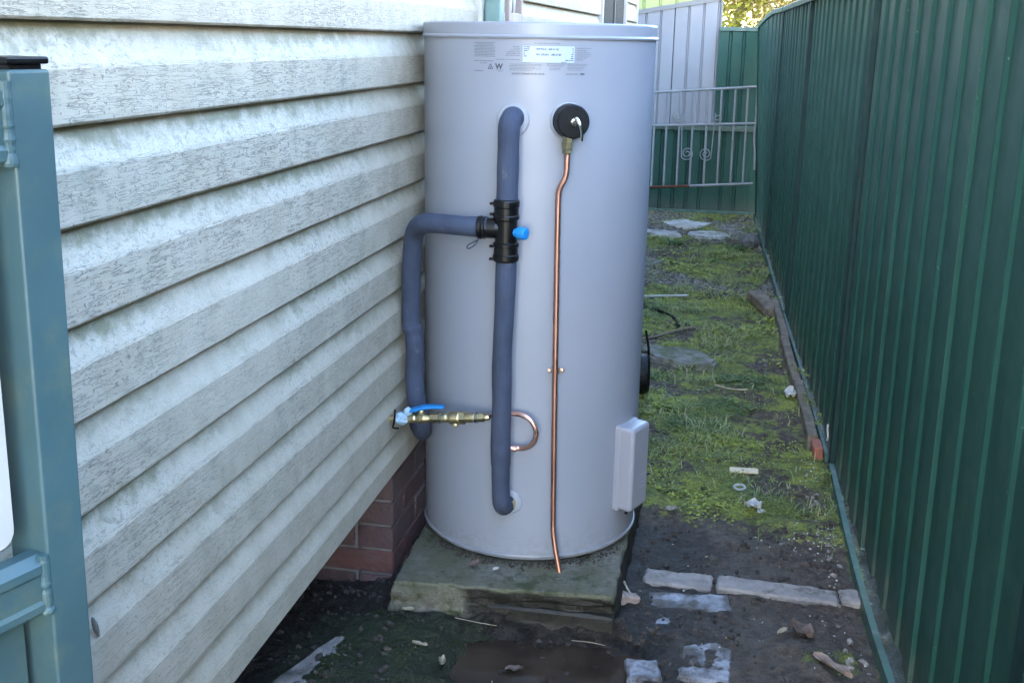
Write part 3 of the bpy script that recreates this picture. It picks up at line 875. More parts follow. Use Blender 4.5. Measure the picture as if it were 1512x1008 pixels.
pts = catmull([(-0.61, YP, 1.072), (-0.67, YP, 1.072), (-0.74, YP + 0.01, 1.073), (-0.785, YP + 0.030, 1.068), (-0.818, YP + 0.065, 1.045), (-0.834, 2.87, 1.005), (-0.846, 2.893, 0.93), (-0.850, 2.90, 0.83),
               (-0.849, 2.90, 0.775), (-0.842, 2.897, 0.745), (-0.838, 2.895, 0.70), (-0.840, 2.895, 0.62), (-0.835, 2.895, 0.565), (-0.826, 2.895, 0.52), (-0.822, 2.90, 0.485), (-0.826, 2.92, 0.455), (-0.84, 2.97, 0.435), (-0.87, 3.03, 0.43)], 7)
def kink(t):
    b = 1 + 0.03 * (2 * float(vnoise(t * 14, 2.2)) - 1)
    return b + 0.07 * math.exp(-((t - 0.50) / 0.018) ** 2) - 0.10 * math.exp(-((t - 0.535) / 0.014) ** 2)
obj('lagging', tube(pts, 0.0262, 20, True, kink), 'foam', bp)

# black insulated tempering valve (T shape) with a blue cap
tv = thing('tempering_valve', 'black T-shaped insulated valve joining the lagged pipes, with a blue cap', 'valve', (-0.561, YP, 1.0))
tz = 1.066; c0 = (-0.561, YP, 0)
bm = lathe([(0.0265, 0.985), (0.032, 0.987), (0.034, 0.991), (0.034, 1.003), (0.0315, 1.006), (0.0315, 1.024), (0.0335, 1.026), (0.0335, 1.033), (0.0285, 1.037), (0.0285, 1.092), (0.0335, 1.096), (0.0335, 1.104),
            (0.0315, 1.107), (0.0315, 1.125), (0.034, 1.128), (0.034, 1.141), (0.032, 1.145), (0.0275, 1.147)], c0, (0, 0, 1), 32)
obj('valve_body', bm, 'black_plastic', tv)
bm = lathe([(0.022, 0.012), (0.0265, 0.026), (0.0265, 0.052), (0.029, 0.054), (0.029, 0.060), (0.027, 0.062), (0.030, 0.0635), (0.030, 0.071), (0.0285, 0.074), (0.0265, 0.074)], (-0.561, YP, tz + 0.004), (-1, 0, 0.01), 32)
obj('side_socket', bm, 'black_plastic', tv)
bm = bmesh.new()
for zz in (0.991, 1.024, 1.107, 1.134):
    add_box(bm, (-0.598, YP - 0.004, zz), (0.012, 0.012, 0.007), None, 0.002)
obj('clip', bm, 'black_plastic', tv)
bm = lathe([(0.011, 0.022), (0.011, 0.036), (0.0155, 0.037), (0.0165, 0.040), (0.0165, 0.056), (0.015, 0.0605), (0.010, 0.062), (0.0, 0.062)], (-0.561, YP, tz - 0.003), (0.93, -0.36, 0), 10)
obj('blue_cap', bm, 'blue_plastic', tv)
# plastic tag that dangles below the side socket
lo = catmull([(-0.632, YP - 0.012, 1.040), (-0.640, YP - 0.014, 1.027), (-0.652, YP - 0.013, 1.018), (-0.661, YP - 0.010, 1.016), (-0.659, YP - 0.010, 1.024), (-0.647, YP - 0.012, 1.032), (-0.633, YP - 0.012, 1.040)], 5)
obj('tie', tube(lo, 0.0018, 6), 'foam', tv)

# ------------------------------------------------------------------ RELIEF VALVE and DRAIN LINE
dv = 23.8
ax = (cyl_dir(dv) + Vector((0.10, -0.25, 0))).normalized()
rv = thing('relief_valve', 'round black capped relief valve with a silver lever high on the tank', 'valve', tuple(cyl_pt(dv, 1.341)))
p0 = cyl_pt(dv, 1.341, -0.004)
obj('foam_cap', lathe([(0.0435, 0.0), (0.0435, 0.012), (0.0425, 0.050), (0.041, 0.056), (0.0385, 0.058), (0.016, 0.0585)], p0, ax, 36, True), 'black_rubber', rv)
tip = p0 + ax * 0.058
obj('valve_nut', lathe([(0.0125, -0.002), (0.0125, 0.006), (0.0105, 0.010), (0.006, 0.012), (0.0, 0.012)], tip, ax, 8), 'chrome', rv)
side = Vector((1, 0.1, 0))
pts = catmull([tip + ax * 0.010 + Vector((0, 0, 0.012)), tip + ax * 0.018 + Vector((0.002, 0, 0.010)), tip + ax * 0.024 + side * 0.008 + Vector((0, 0, -0.004)), tip + ax * 0.022 + side * 0.014 + Vector((0, 0, -0.022)), tip + ax * 0.018 + side * 0.015 + Vector((0, 0, -0.038)), tip + ax * 0.018 + side * 0.014 + Vector((0, 0, -0.045))], 5)
bm = tube(pts, 0.0042, 8)
for v in bm.verts: pass
obj('lever', bm, 'chrome', rv)
bz = p0 + ax * 0.030
fit = Vector((-0.4155, 2.826, 1.300))
obj('outlet_fitting', lathe([(0.0125, 0.0), (0.0125, 0.020), (0.0155, 0.021), (0.0155, 0.038), (0.0125, 0.040), (0.0125, 0.048), (0.009, 0.052)], fit + Vector((0, 0, 0.012)), (0, 0, -1), 6), 'brass', rv)
dl = thing('drain_pipe', 'thin copper drain pipe running down the tank from the relief valve', 'pipe', (-0.42, 2.83, 0.09))
pts = catmull([(-0.4155, 2.826, 1.272), (-0.4155, 2.826, 1.245), (-0.4160, 2.826, 1.218), (-0.420, 2.826, 1.198), (-0.4285, 2.826, 1.181), (-0.4340, 2.827, 1.165), (-0.4355, 2.828, 1.140), (-0.4350, 2.831, 1.0), (-0.4330, 2.833, 0.80), (-0.4310, 2.834, 0.60),
               (-0.4280, 2.833, 0.40), (-0.4255, 2.831, 0.26), (-0.4240, 2.829, 0.225), (-0.4210, 2.827, 0.203), (-0.4140, 2.823, 0.165), (-0.3985, 2.815, 0.098)], 7)
obj('copper_tube', tube(pts, 0.0075, 14), 'copper', dl)
cc = Vector((-0.4315, 2.836, 0.683))
bm = bmesh.new()
add_lathe(bm, [(0.0085, -0.006), (0.0092, -0.006), (0.0092, 0.006), (0.0085, 0.006)], cc, (0, 0, 1), 14, False)
t_ = Vector((math.cos(math.radians(21)), math.sin(math.radians(21)), 0))
for s in (-1, 1):
    add_box(bm, cc + t_ * (0.015 * s) + Vector((0, 0.012, 0)), (0.016, 0.002, 0.011), Matrix.Rotation(math.radians(21), 3, 'Z'))
cl = obj('saddle_clip', bm, 'bright_copper', dl)
for s in (-1, 1):
    obj('screw', lathe([(0.005, 0), (0.0048, 0.004), (0.003, 0.0065), (0.0, 0.007)], cc + t_ * (0.0175 * s) + Vector((0, 0.011, 0)), (0.2, -1, 0), 10), 'chrome', cl)

# ------------------------------------------------------------------ BRASS COLD-WATER VALVE TRAIN and COPPER BEND
bv = thing('stop_valve', 'brass stop valve train with a flat blue lever coming out of the weatherboards', 'valve', (-0.88, 2.79, 0.53))
A = Vector((-0.878, 2.795, 0.527)); B = Vector((-0.598, YP - 0.005, 0.5595)); D = (B - A).normalized()
def hexn(a, b, r, n=6, ch=0.0015):
    return [(r - ch, a), (r, a + ch), (r, b - ch), (r - ch, b)], n
def train(name, prof, seg, mat='brass'):
    return obj(name, lathe(prof, A, D, seg), mat, bv)
train('pipe_stub', [(0.011, -0.02), (0.011, 0.06)], 14)
train('ball_body', [(0.0125, 0.052), (0.0135, 0.055), (0.0135, 0.070), (0.012, 0.074), (0.0135, 0.080), (0.0145, 0.090), (0.0145, 0.098), (0.0125, 0.106), (0.0115, 0.116)], 18)
train('hex_end', hexn(0.116, 0.140, 0.0135)[0], 6)
train('union_ring', [(0.011, 0.140), (0.0155, 0.1415), (0.0155, 0.146), (0.011, 0.148)], 18, 'chrome')
train('line_strainer', [(0.011, 0.147), (0.0135, 0.149), (0.0135, 0.160), (0.0118, 0.163), (0.0118, 0.168), (0.0165, 0.171), (0.0175, 0.176), (0.0175, 0.196), (0.0165, 0.199), (0.014, 0.202)], 20)
train('hex_nut', hexn(0.201, 0.216, 0.0185)[0], 6)
train('outlet_tube', [(0.0125, 0.215), (0.0135, 0.218), (0.0135, 0.240), (0.012, 0.243)], 18)
train('union_ring', [(0.011, 0.242), (0.0165, 0.243), (0.0165, 0.248), (0.011, 0.250)], 18, 'chrome')
train('compression_nut', hexn(0.249, 0.270, 0.0125)[0], 6)
train('olive', [(0.0095, 0.268), (0.0095, 0.276), (0.0075, 0.282)], 14)
C1 = A + D * 0.185
obj('strainer_cap', lathe([(0.009, 0), (0.009, 0.022), (0.007, 0.025), (0, 0.025)], C1, (0.1, -0.25, -0.97), 8), 'brass', bv)
C2 = A + D * 0.088
obj('stem', lathe([(0.008, 0), (0.008, 0.020), (0.006, 0.024), (0.0, 0.024)], C2, (0, 0, 1), 8), 'brass', bv)
# blue lever handle
hb = bmesh.new()
hp0 = C2 + Vector((-0.012, 0, 0.026)); 
sec = [(-0.018, 0.013, -0.004), (0.0, 0.014, 0.0), (0.022, 0.012, 0.003), (0.050, 0.0095, 0.0035), (0.078, 0.008, 0.002)]
rg = []
for (dx, w, dz) in sec:
    c = hp0 + D * dx + Vector((0, 0, dz + (0.002 if dx > 0.0 else 0)))
    rg.append([hb.verts.new(c + Vector((0, sy * w, sz * 0.0042))) for sy, sz in ((-1, -1), (1, -1), (1, 1), (-1, 1))])
for a_, b_ in zip(rg, rg[1:]):
    for k in range(4): hb.faces.new((a_[k], a_[(k + 1) % 4], b_[(k + 1) % 4], b_[k]))
hb.faces.new(rg[0][::-1]); hb.faces.new(rg[-1])
bmesh.ops.bevel(hb, geom=[e for e in hb.edges], offset=0.0014, segments=2, profile=0.5, affect='EDGES')
obj('lever_handle', hb, 'blue_plastic', bv)
# pale blue tape wrapped round the wall end
bm = rock(A + D * 0.033 + Vector((0, -0.003, 0.001)), (0.020, 0.017, 0.016), 4.4, 3, 0.35)
add = rock(A + D * 0.050 + Vector((0, 0.0, 0.018)), (0.013, 0.010, 0.014), 8.1, 2, 0.35, 0.4)
obj('tape_wrap', bm, 'blue_tape', bv); obj('tape_tail', add, 'blue_tape', bv)
obj('wire_tie', tube(catmull([A + D * 0.016 + Vector((0, -0.012, 0.030)), A + D * 0.016 + Vector((0, -0.018, 0.010)), A + D * 0.013 + Vector((0, -0.018, -0.010)), A + D * 0.010 + Vector((0, -0.014, -0.022)), A + D * 0.026 + Vector((0, -0.014, -0.024))], 4), 0.0028, 6), 'black_rubber', bv)

cb = thing('copper_bend', 'short bright copper pipe looping in a U behind the lower lagged pipe', 'pipe', (-0.5, YP, 0.46))
e = Vector((-0.600, YP - 0.004, 0.5595)); zt_, zb_ = 0.5635, 0.4665
ux = -0.522; r_ = (zt_ - zb_) / 2
pts = [A + D * 0.272, Vector((-0.57, YP + 0.030, 0.562)), Vector((-0.55, YP + 0.031, 0.5635)), Vector((ux - 0.012, YP + 0.030, zt_))]
pts += [Vector((ux + r_ * math.sin(a), YP + 0.028 - 0.012 * math.sin(a), (zt_ + zb_) / 2 + r_ * math.cos(a))) for a in np.linspace(0, math.pi, 18)]
pts += [Vector((-0.545, YP + 0.020, zb_)), Vector((-0.562, YP + 0.01, zb_))]
obj('copper_tube', tube(pts, 0.0068, 14), 'bright_copper', cb)
obj('joint_sleeve', lathe([(0.0088, 0), (0.0088, 0.010), (0.007, 0.011)], (-0.537, YP + 0.022, zb_), (1, 0, 0), 14), 'bright_copper', cb)

# ------------------------------------------------------------------ TEAL GATE in the foreground
gd = Vector((-0.30, -0.954, 0)).normalized(); gn = Vector((0.954, -0.30, 0)).normalized()
gc = Vector((-0.7005, 1.02, 0))
GR = Matrix((gd, gn, Vector((0, 0, 1)))).transposed()      # x: along the leaf, y: out of the broad face, z up
gate = thing('gate', 'teal painted steel gate standing open along the weatherboards, left foreground', 'gate', (gc.x, gc.y, 0))
leanv = Vector((-0.020, 0.0, 0))
def gp(a, b, z): return gc + gd * a + gn * b + Vector((0, 0, z)) + leanv * ((z - 1.5) / 0.7 * -0.5)
GLEAN = Matrix.Shear('XY', 3, (0, 0))
def gbox(a, b, z, s, bev, seg=2): return box(gc + gd * a + gn * b + Vector((0, 0, z)), s, GR, bev, seg)
def glean(bm):
    for v in bm.verts: v.co.x += 0.018 * (1.5 - v.co.z)*-1.0 * 1.0
    return bm
PW, PD = 0.049, 0.060
gc += (gd + gn) * 0.0065 - gn * 0.012
obj('stile', glean(gbox(0, 0, 0.768, (PW, PD, 1.47), 0.0035, 3)), 'gate_teal', gate)
cap = gbox(0, 0, 1.505, (PW * 0.80, PD * 0.80, 0.008), 0.002); add_box(cap, gc + Vector((0, 0, 1.5115)), (PW + 0.001, PD - 0.002, 0.007), GR, 0.002, 2)
obj('post_cap', glean(cap), 'black_plastic', gate)
LEAF = 0.50
def rail(z, h, seed):
    bm = bmesh.new()
    L = LEAF; t = 0.034
    # rolled section with a shallow groove on its face
    pr = [(-t / 2, -h / 2), (t / 2 - .006, -h / 2), (t / 2, -h / 2 + .006), (t / 2, -0.30 * h), (t / 2 - .003, -0.24 * h), (t / 2 - .003, 0.16 * h), (t / 2, 0.22 * h), (t / 2, h / 2 - .010), (t / 2 - .010, h / 2), (-t / 2 + .008, h / 2), (-t / 2, h / 2 - .008)]
    ra = [bm.verts.new(gc + gd * (PW / 2 + 0.001) + gn * (b + 0.012) + Vector((0, 0, z + q))) for b, q in pr]
    rb_ = [bm.verts.new(gc + gd * (PW / 2 + L) + gn * (b + 0.012) + Vector((0, 0, z + q))) for b, q in pr]
    n = len(pr)
    for i in range(n): bm.faces.new((ra[i], ra[(i + 1) % n], rb_[(i + 1) % n], rb_[i]))
    bm.faces.new(ra[::-1]); bm.faces.new(rb_)
    r = obj('rail', glean(bm), 'gate_teal', gate)
    # lumpy weld where the rail meets the stile
    pts = [gc + gd * (PW / 2 + 0.002) + gn * (t / 2 + 0.011) + Vector((0, 0, z + q)) for q in np.linspace(-h / 2, h / 2, 26)]
    wb = tube(pts, 0.0062, 12, True, lambda s: 0.80 + 0.42 * float(fbm(s * 5 + seed, seed, 2.6, 3)) + 0.3 * math.exp(-((s - 0.05) / 0.06) ** 2))
    for v in wb.verts: v.co += gn * -0.0025 + v.co.normalized() * 0.0008 * mnoise.noise(v.co * 160)
    obj('weld', glean(wb), 'gate_teal', r)
    return r
rail(1.452, 0.082, 1.0); rail(0.962, 0.070, 4.0); rail(0.16, 0.070, 7.0)
obj('stile', glean(gbox(PW + LEAF, 0, 0.765, (PW, PD, 1.47), 0.0035, 3)), 'gate_teal', gate)
def gate_sheet(z0, z1):
    pr = []; a = PW / 2 + 0.012; i = 0
    while a < PW / 2 + LEAF - 0.01:
        pr.append((a, -0.004 if (i // 2) % 2 == 0 else -0.014)); a += 0.010 if i % 2 else 0.055; i += 1
    V = []; F = []
    for (a, b) in pr:
        for z in (z0, z1):
            for d in (0, -0.0012):
                p = gc + gd * a + gn * (b + d) + Vector((0, 0, z)); p.x -= 0.018 * (1.5 - p.z); V.append(tuple(p))
    n = len(pr)
    for i in range(n - 1):
        s = i * 4; t = s + 4
        F += [(s, t, t + 2, s + 2), (s + 1, s + 3, t + 3, t + 1)]
    return pyobj('infill_sheet', V, F, 'gate_teal', gate)
gate_sheet(0.19, 0.927)
wp = gbox(PW / 2 + 0.0255 + 0.14, 0.010, 1.23, (0.28, 0.006, 0.43), 0.0)
vert_edges = [e for e in wp.edges if abs((e.verts[0].co - e.verts[1].co).dot(gn)) > 0.005]
bmesh.ops.bevel(wp, geom=vert_edges, offset=0.018, segments=5, profile=0.5, affect='EDGES')
obj('white_board', glean(wp), 'white_plastic', gate)

# ------------------------------------------------------------------ RIGHT GREEN FENCE
fence = thing('fence', 'long dark green ribbed steel fence along the right side of the alley', 'fence', (fx(4.0), 4.0, 0))
POSTS = [-0.61, 1.755, 4.12, 6.485, 8.60, 10.30]
def flean(y, z):
    k = float(smooth(8.7, 10.4, y))
    return -0.10 * k * z / 1.8
def ftop(y):
    return 1.79 - 0.10 * float(smooth(9.2, 10.4, y))
PER = 0.197
PROF = [(0.0, 0.0), (0.004, 0.0012), (0.008, 0.0), (0.088, 0.0), (0.091, 0.001), (0.098, 0.008), (0.102, 0.009), (0.182, 0.009), (0.185, 0.008), (0.192, 0.001)]
def sheet(ya, yb, seed, x_off=0.0):
    """one ribbed steel sheet, thin but with two skins"""
    ys = []
    y = ya
    k = 0
    while y < yb - 1e-4:
        for (dy, dx) in PROF:
            yy = ya + k * PER + dy
            if yy <= yb - 0.001: ys.append((yy, dx))
        k += 1; y = ya + k * PER
    ys = [q for q in ys if q[0] > ya + 0.012 and q[0] < yb - 0.004]
    ys = [(ya, 0.016), (ya + 0.007, 0.016), (ya + 0.0075, 0.0)] + ys + [(yb, 0.0)]
    z0 = 0.036 + 0.008 * math.sin(seed * 2.1)
    zs = [z0, 0.35, 0.7, 1.05, 1.4, ftop(yb) - 0.004]
    V = []; F = []
    nz = len(zs)
    for (yy, dx) in ys:
        for z in zs:
            bulge = 0.004 * math.sin(z * 2.2 + 0.8 * yy) + 0.003 * math.sin(yy * 3)
            V.append((fx(yy) + 0.012 + dx + bulge + flean(yy, z) + x_off, yy, z if z < 1.5 else ftop(yy) - 0.004))
    n1 = len(V)
    V += [(x + 0.0009, y_, z) for (x, y_, z) in V]
    m = len(ys)
    for i in range(m - 1):
        for j in range(nz - 1):
            a = i * nz + j; b = a + nz
            F.append((a, a + 1, b + 1, b)); F.append((n1 + a, n1 + b, n1 + b + 1, n1 + a + 1))
        a = i * nz; F.append((a, a + nz, n1 + a + nz, n1 + a))
        a = i * nz + nz - 1; F.append((a, n1 + a, n1 + a + nz, a + nz))
    return pyobj('sheet', V, F, 'fence', fence, sm='auto')
sd = 0
for a, b in zip(POSTS, POSTS[1:]):
    n = max(1, round((b - a - 0.06) / 0.788))
    w = (b - a - 0.03) / n
    for i in range(n):
        sd += 1
        sheet(a + 0.012 + i * w, a + 0.012 + (i + 1) * w + 0.001, sd * 1.3)
def leanbox(y0, y1, x0, x1, zf0, zf1, name, m, bev=0.003):
    bm = bmesh.new()
    n = max(1, int((y1 - y0) / 0.3))
    V = []
    for i in range(n + 1):
        y = y0 + (y1 - y0) * i / n
        r = []
        for (x, z) in ((x0, zf0(y)), (x1, zf0(y)), (x1, zf1(y)), (x0, zf1(y))):
            r.append(bm.verts.new((fx(y) + x + flean(y, z), y, z)))
        V.append(r)
    for a, b in zip(V, V[1:]):
        for k in range(4): bm.faces.new((a[k], a[(k + 1) % 4], b[(k + 1) % 4], b[k]))
    bm.faces.new(V[0][::-1]); bm.faces.new(V[-1])
    bmesh.ops.recalc_face_normals(bm, faces=bm.faces)
    if bev: bmesh.ops.bevel(bm, geom=[e for e in bm.edges if e.calc_face_angle(0) > 0.6], offset=bev, segments=1, affect='EDGES')
    return obj(name, bm, m, fence)
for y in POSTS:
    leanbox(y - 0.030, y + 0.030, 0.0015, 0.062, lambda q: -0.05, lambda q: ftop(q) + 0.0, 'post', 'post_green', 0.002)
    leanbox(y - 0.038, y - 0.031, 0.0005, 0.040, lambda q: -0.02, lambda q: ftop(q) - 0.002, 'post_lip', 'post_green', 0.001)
for a, b in zip(POSTS, POSTS[1:]):
    leanbox(a + 0.032, b - 0.032, -0.004, 0.054, lambda q: ftop(q) - 0.030, lambda q: ftop(q) + 0.004, 'top_rail', 'rail_green', 0.003)
    if a > 4.0: leanbox(a + 0.032, b - 0.032, -0.012, 0.0, lambda q: 0.0, lambda q: 0.042, 'bottom_rail', 'rail_green', 0.002)
# the near bottom rail has come loose and lies bowed on the ground
bm = bmesh.new(); V = []
for y in np.linspace(4.06, 1.80, 24):
    s = (4.06 - y); x = fx(y) - 0.006 - 0.022 * min(1, s / 1.3) - 0.006 * math.sin(s * 2.4); zc = 0.012 + 0.004 * math.sin(s * 5)
    r = [(x, zc - 0.03), (x + 0.004, zc - 0.03), (x + 0.004, zc + 0.018), (x + 0.018, zc + 0.020), (x + 0.018, zc + 0.024), (x, zc + 0.024)]
    V.append([bm.verts.new((p, y, q)) for p, q in r])
for a, b in zip(V, V[1:]):
    for k in range(6): bm.faces.new((a[k], a[(k + 1) % 6], b[(k + 1) % 6], b[k]))
bm.faces.new(V[0]); bm.faces.new(V[-1][::-1])
obj('bottom_rail', bm, 'rail_green', fence)

# ------------------------------------------------------------------ BACK FENCE, GREY SHEETS, OLD GATE
YB = 10.42
bf = thing('fence', 'dark green ribbed steel fence across the end of the alley', 'fence', (-0.3, YB, 0))
def back_sheet(x0, x1, z0, z1, y, mat, parent, per=0.118, ribw=0.016, lean=0.0, top=None):
    V = []; F = []; pr = []
    x = x0
    while x < x1 - 1e-4:
        for dx, dy in ((0.0, 0), (per - ribw * 2.0, 0), (per - ribw * 1.5, 0.020), (per - ribw * 0.5, 0.020)):
            if x + dx < x1: pr.append((x + dx, dy))
        x += per
    pr.append((x1, 0.0))
    for (xx, dy) in pr:
        zt1 = z1 if top is None else top(xx)
        for zz in (z0, zt1):
            V.append((xx + lean * (zz - z0), y + dy, zz)); V.append((xx + lean * (zz - z0), y + dy + 0.001, zz))
    for i in range(len(pr) - 1):
        s = i * 4; t = s + 4
        F += [(s, t, t + 2, s + 2), (s + 1, s + 3, t + 3, t + 1), (s, s + 1, t + 1, t), (s + 2, t + 2, t + 3, s + 3)]
    return pyobj('sheet', V, F, mat, parent)
for (a, b) in ((-0.88, -0.52), (-0.52, -0.205)): back_sheet(a, b + 0.002, 0.02, 0.775, YB, 'fence', bf)
back_sheet(-0.205, 0.26, 0.02, 1.655, YB, 'fence', bf)
obj('top_rail', b2(-0.205, 0.135, YB - 0.012, YB + 0.035, 1.635, 1.672, 0.004), 'rail_green', bf)
obj('middle_rail', b2(-0.88, 0.20, YB - 0.02, YB - 0.002, 0.765, 0.815, 0.004), 'rail_green', bf)
obj('bottom_rail', b2(-0.88, 0.215, YB - 0.022, YB - 0.002, 0.0, 0.045, 0.004), 'rail_green', bf)
obj('post', b2(0.100, 0.165, YB + 0.002, YB + 0.06, 0, 1.668, 0.003), 'fence', bf)
gf = thing('fence', 'pale blue-grey ribbed steel sheets standing above the low part of the green back fence', 'fence', (-0.6, YB + 0.1, 0.0))
gtop = lambda x: 1.925 + (x + 0.215) * 0.175
for (a, b) in ((-1.6, -0.98), (-0.98, -0.60), (-0.60, -0.205)):
    back_sheet(a, b + 0.002, 0.05, 1.9, YB + 0.075, 'grey_sheet', gf, 0.131, 0.012, 0.0, lambda x: gtop(x) - 0.02)
bm = bmesh.new()
for s_ in (0,):
    va = [bm.verts.new((-1.6, YB + yy, gtop(-1.6) + zz)) for yy, zz in ((0.062, -0.03), (0.11, -0.03), (0.11, 0.01), (0.062, 0.01))]
    vb = [bm.verts.new((-0.200, YB + yy, gtop(-0.200) + zz)) for yy, zz in ((0.062, -0.03), (0.11, -0.03), (0.11, 0.01), (0.062, 0.01))]
    for k in range(4): bm.faces.new((va[k], va[(k + 1) % 4], vb[(k + 1) % 4], vb[k]))
    bm.faces.new(va[::-1]); bm.faces.new(vb)
obj('top_rail', bm, 'grey_rail', gf, sm=False)
obj('post', b2(-0.203, -0.188, YB + 0.064, YB + 0.11, 0.05, 1.89, 0.002), 'grey_rail', gf)

og = thing('old_gate', 'old white wrought iron gate with scrolls leaning against the back fence', 'gate', (-0.27, 10.25, 0.25))
def gl(x, z):      # leaning plane of the old gate, slightly skewed
    return Vector((x, 10.19 + 0.16 * (z - 0.28) / 0.9, z))
def gbar(x0, z0, x1, z1, r): return tube([gl(x0, z0), gl((x0 + x1) / 2, (z0 + z1) / 2), gl(x1, z1)], r, 8)
zl = lambda x: 0.262 + 0.075 * (x + 0.76); zm = lambda x: 0.805 + 0.05 * (x + 0.76); zu = lambda x: 1.095 + 0.078 * (x + 0.76)
obj('frame_rail', gbar(-0.79, zu(-.79), 0.158, zu(.158), 0.0125), 'white_gate_paint', og)
obj('frame_rail', gbar(-0.76, zm(-.76), 0.165, zm(.165), 0.0125), 'white_gate_paint', og)
o = obj('frame_rail', gbar(-0.76, zl(-.76), -0.38, zl(-.38), 0.0125), 'rust', og); o['label'] = 'rusty left end of the lower rail'
obj('frame_rail', gbar(-0.38, zl(-.38), 0.175, zl(.175), 0.0125), 'white_gate_paint', og)
for i, (xb, xt) in enumerate([(-0.722, -0.73), (-0.612, -0.622), (-0.497, -0.508), (-0.383, -0.39), (-0.258, -0.268), (-0.139, -0.15), (-0.021, -0.03), (0.087, 0.078)]):
    obj('bar', gbar(xb, zl(xb), xt, zu(xt), 0.0095), 'white_gate_paint', og)
obj('frame_stile', tube(catmull([gl(0.160, zu(.16)), gl(0.165, 0.95), gl(0.160, 0.75), gl(0.175, 0.60), gl(0.182, 0.45)], 4), 0.011, 8), 'white_gate_paint', og)
def scroll(cx, mir):
    P = []
    for a in np.linspace(0, 3.6 * math.pi, 30):
        r = 0.012 + 0.0042 * a
        P.append((-0.050 + r * math.cos(a + 0.6), 0.575 + r * math.sin(a + 0.6)))
    Q = []
    for a in np.linspace(3.2 * math.pi, 0, 26):
        r = 0.010 + 0.0040 * a
        Q.append((0.035 + r * math.cos(-a + 2.6 + math.pi), 0.885 + r * math.sin(-a + 2.6 + math.pi)))
    pts = P + Q
    pts = [gl(cx + x * mir * -1, z) + Vector((0, -0.012, 0)) for x, z in pts]
    return tube(pts, 0.0048, 6)
obj('scroll', scroll(-0.47, 1), 'white_gate_paint', og); obj('scroll', scroll(-0.205, -1), 'white_gate_paint', og)
obj('medallion', lathe([(0.0, -.004), (0.032, -0.004), (0.036, 0.0), (0.032, 0.006), (0, 0.009)], gl(-0.535, 0.89) + Vector((0, -0.012, 0)), (0, -1, 0), 14), 'white_gate_paint', og)

# neighbour's sunlit shed
shed = thing('shed', 'sunlit pale green ribbed metal shed beyond the back fence', 'shed', (-3.0, 15.0, 0))
for i in range(4):
    back_sheet(-4.2 + i * 0.96, -4.2 + (i + 1) * 0.96 - 0.004, 0.0, 2.6, 13.6, 'pale_green_sheet', shed, 0.19, 0.02)
bm = b2(-4.2, -0.36, 13.64, 16.5, 0.0, 2.58); obj('shed_wall', bm, 'pale_green_sheet', shed, sm=False)
bm = bmesh.new(); pr = [(13.4, 2.60), (13.4, 2.66), (15.05, 3.2), (16.7, 2.66), (16.7, 2.60), (15.05, 3.13)]
va = [bm.verts.new((-4.4, y, z)) for y, z in pr]; vb = [bm.verts.new((-0.2, y, z)) for y, z in pr]
for k in range(6): bm.faces.new((va[k], va[(k + 1) % 6], vb[(k + 1) % 6], vb[k]))
bm.faces.new(va[::-1]); bm.faces.new(vb)
obj('roof', bm, 'grey_sheet', shed, sm=False)

# unseen house added past the long fence so sunlight bounces into the alley
nh = thing('added_bounce_house', 'unseen cream house added beyond the long green fence to bounce sunlight into the alley', 'house', (6.5, 3.0, 0))
obj('wall', b2(3.3, 10.0, -7.0, 13.0, -0.1, 3.0), 'white_plastic', nh, sm=False)
bm = bmesh.new(); pr = [(2.8, 2.98), (2.8, 3.08), (6.65, 4.8), (10.5, 3.08), (10.5, 2.98), (6.65, 4.68)]
va = [bm.verts.new((x, -7.4, z)) for x, z in pr]; vb = [bm.verts.new((x, 13.4, z)) for x, z in pr]
for k in range(6): bm.faces.new((va[k], va[(k + 1) % 6], vb[(k + 1) % 6], vb[k]))
bm.faces.new(va[::-1]); bm.faces.new(vb)
obj('roof', bm, 'roof_tile', nh, sm=False)

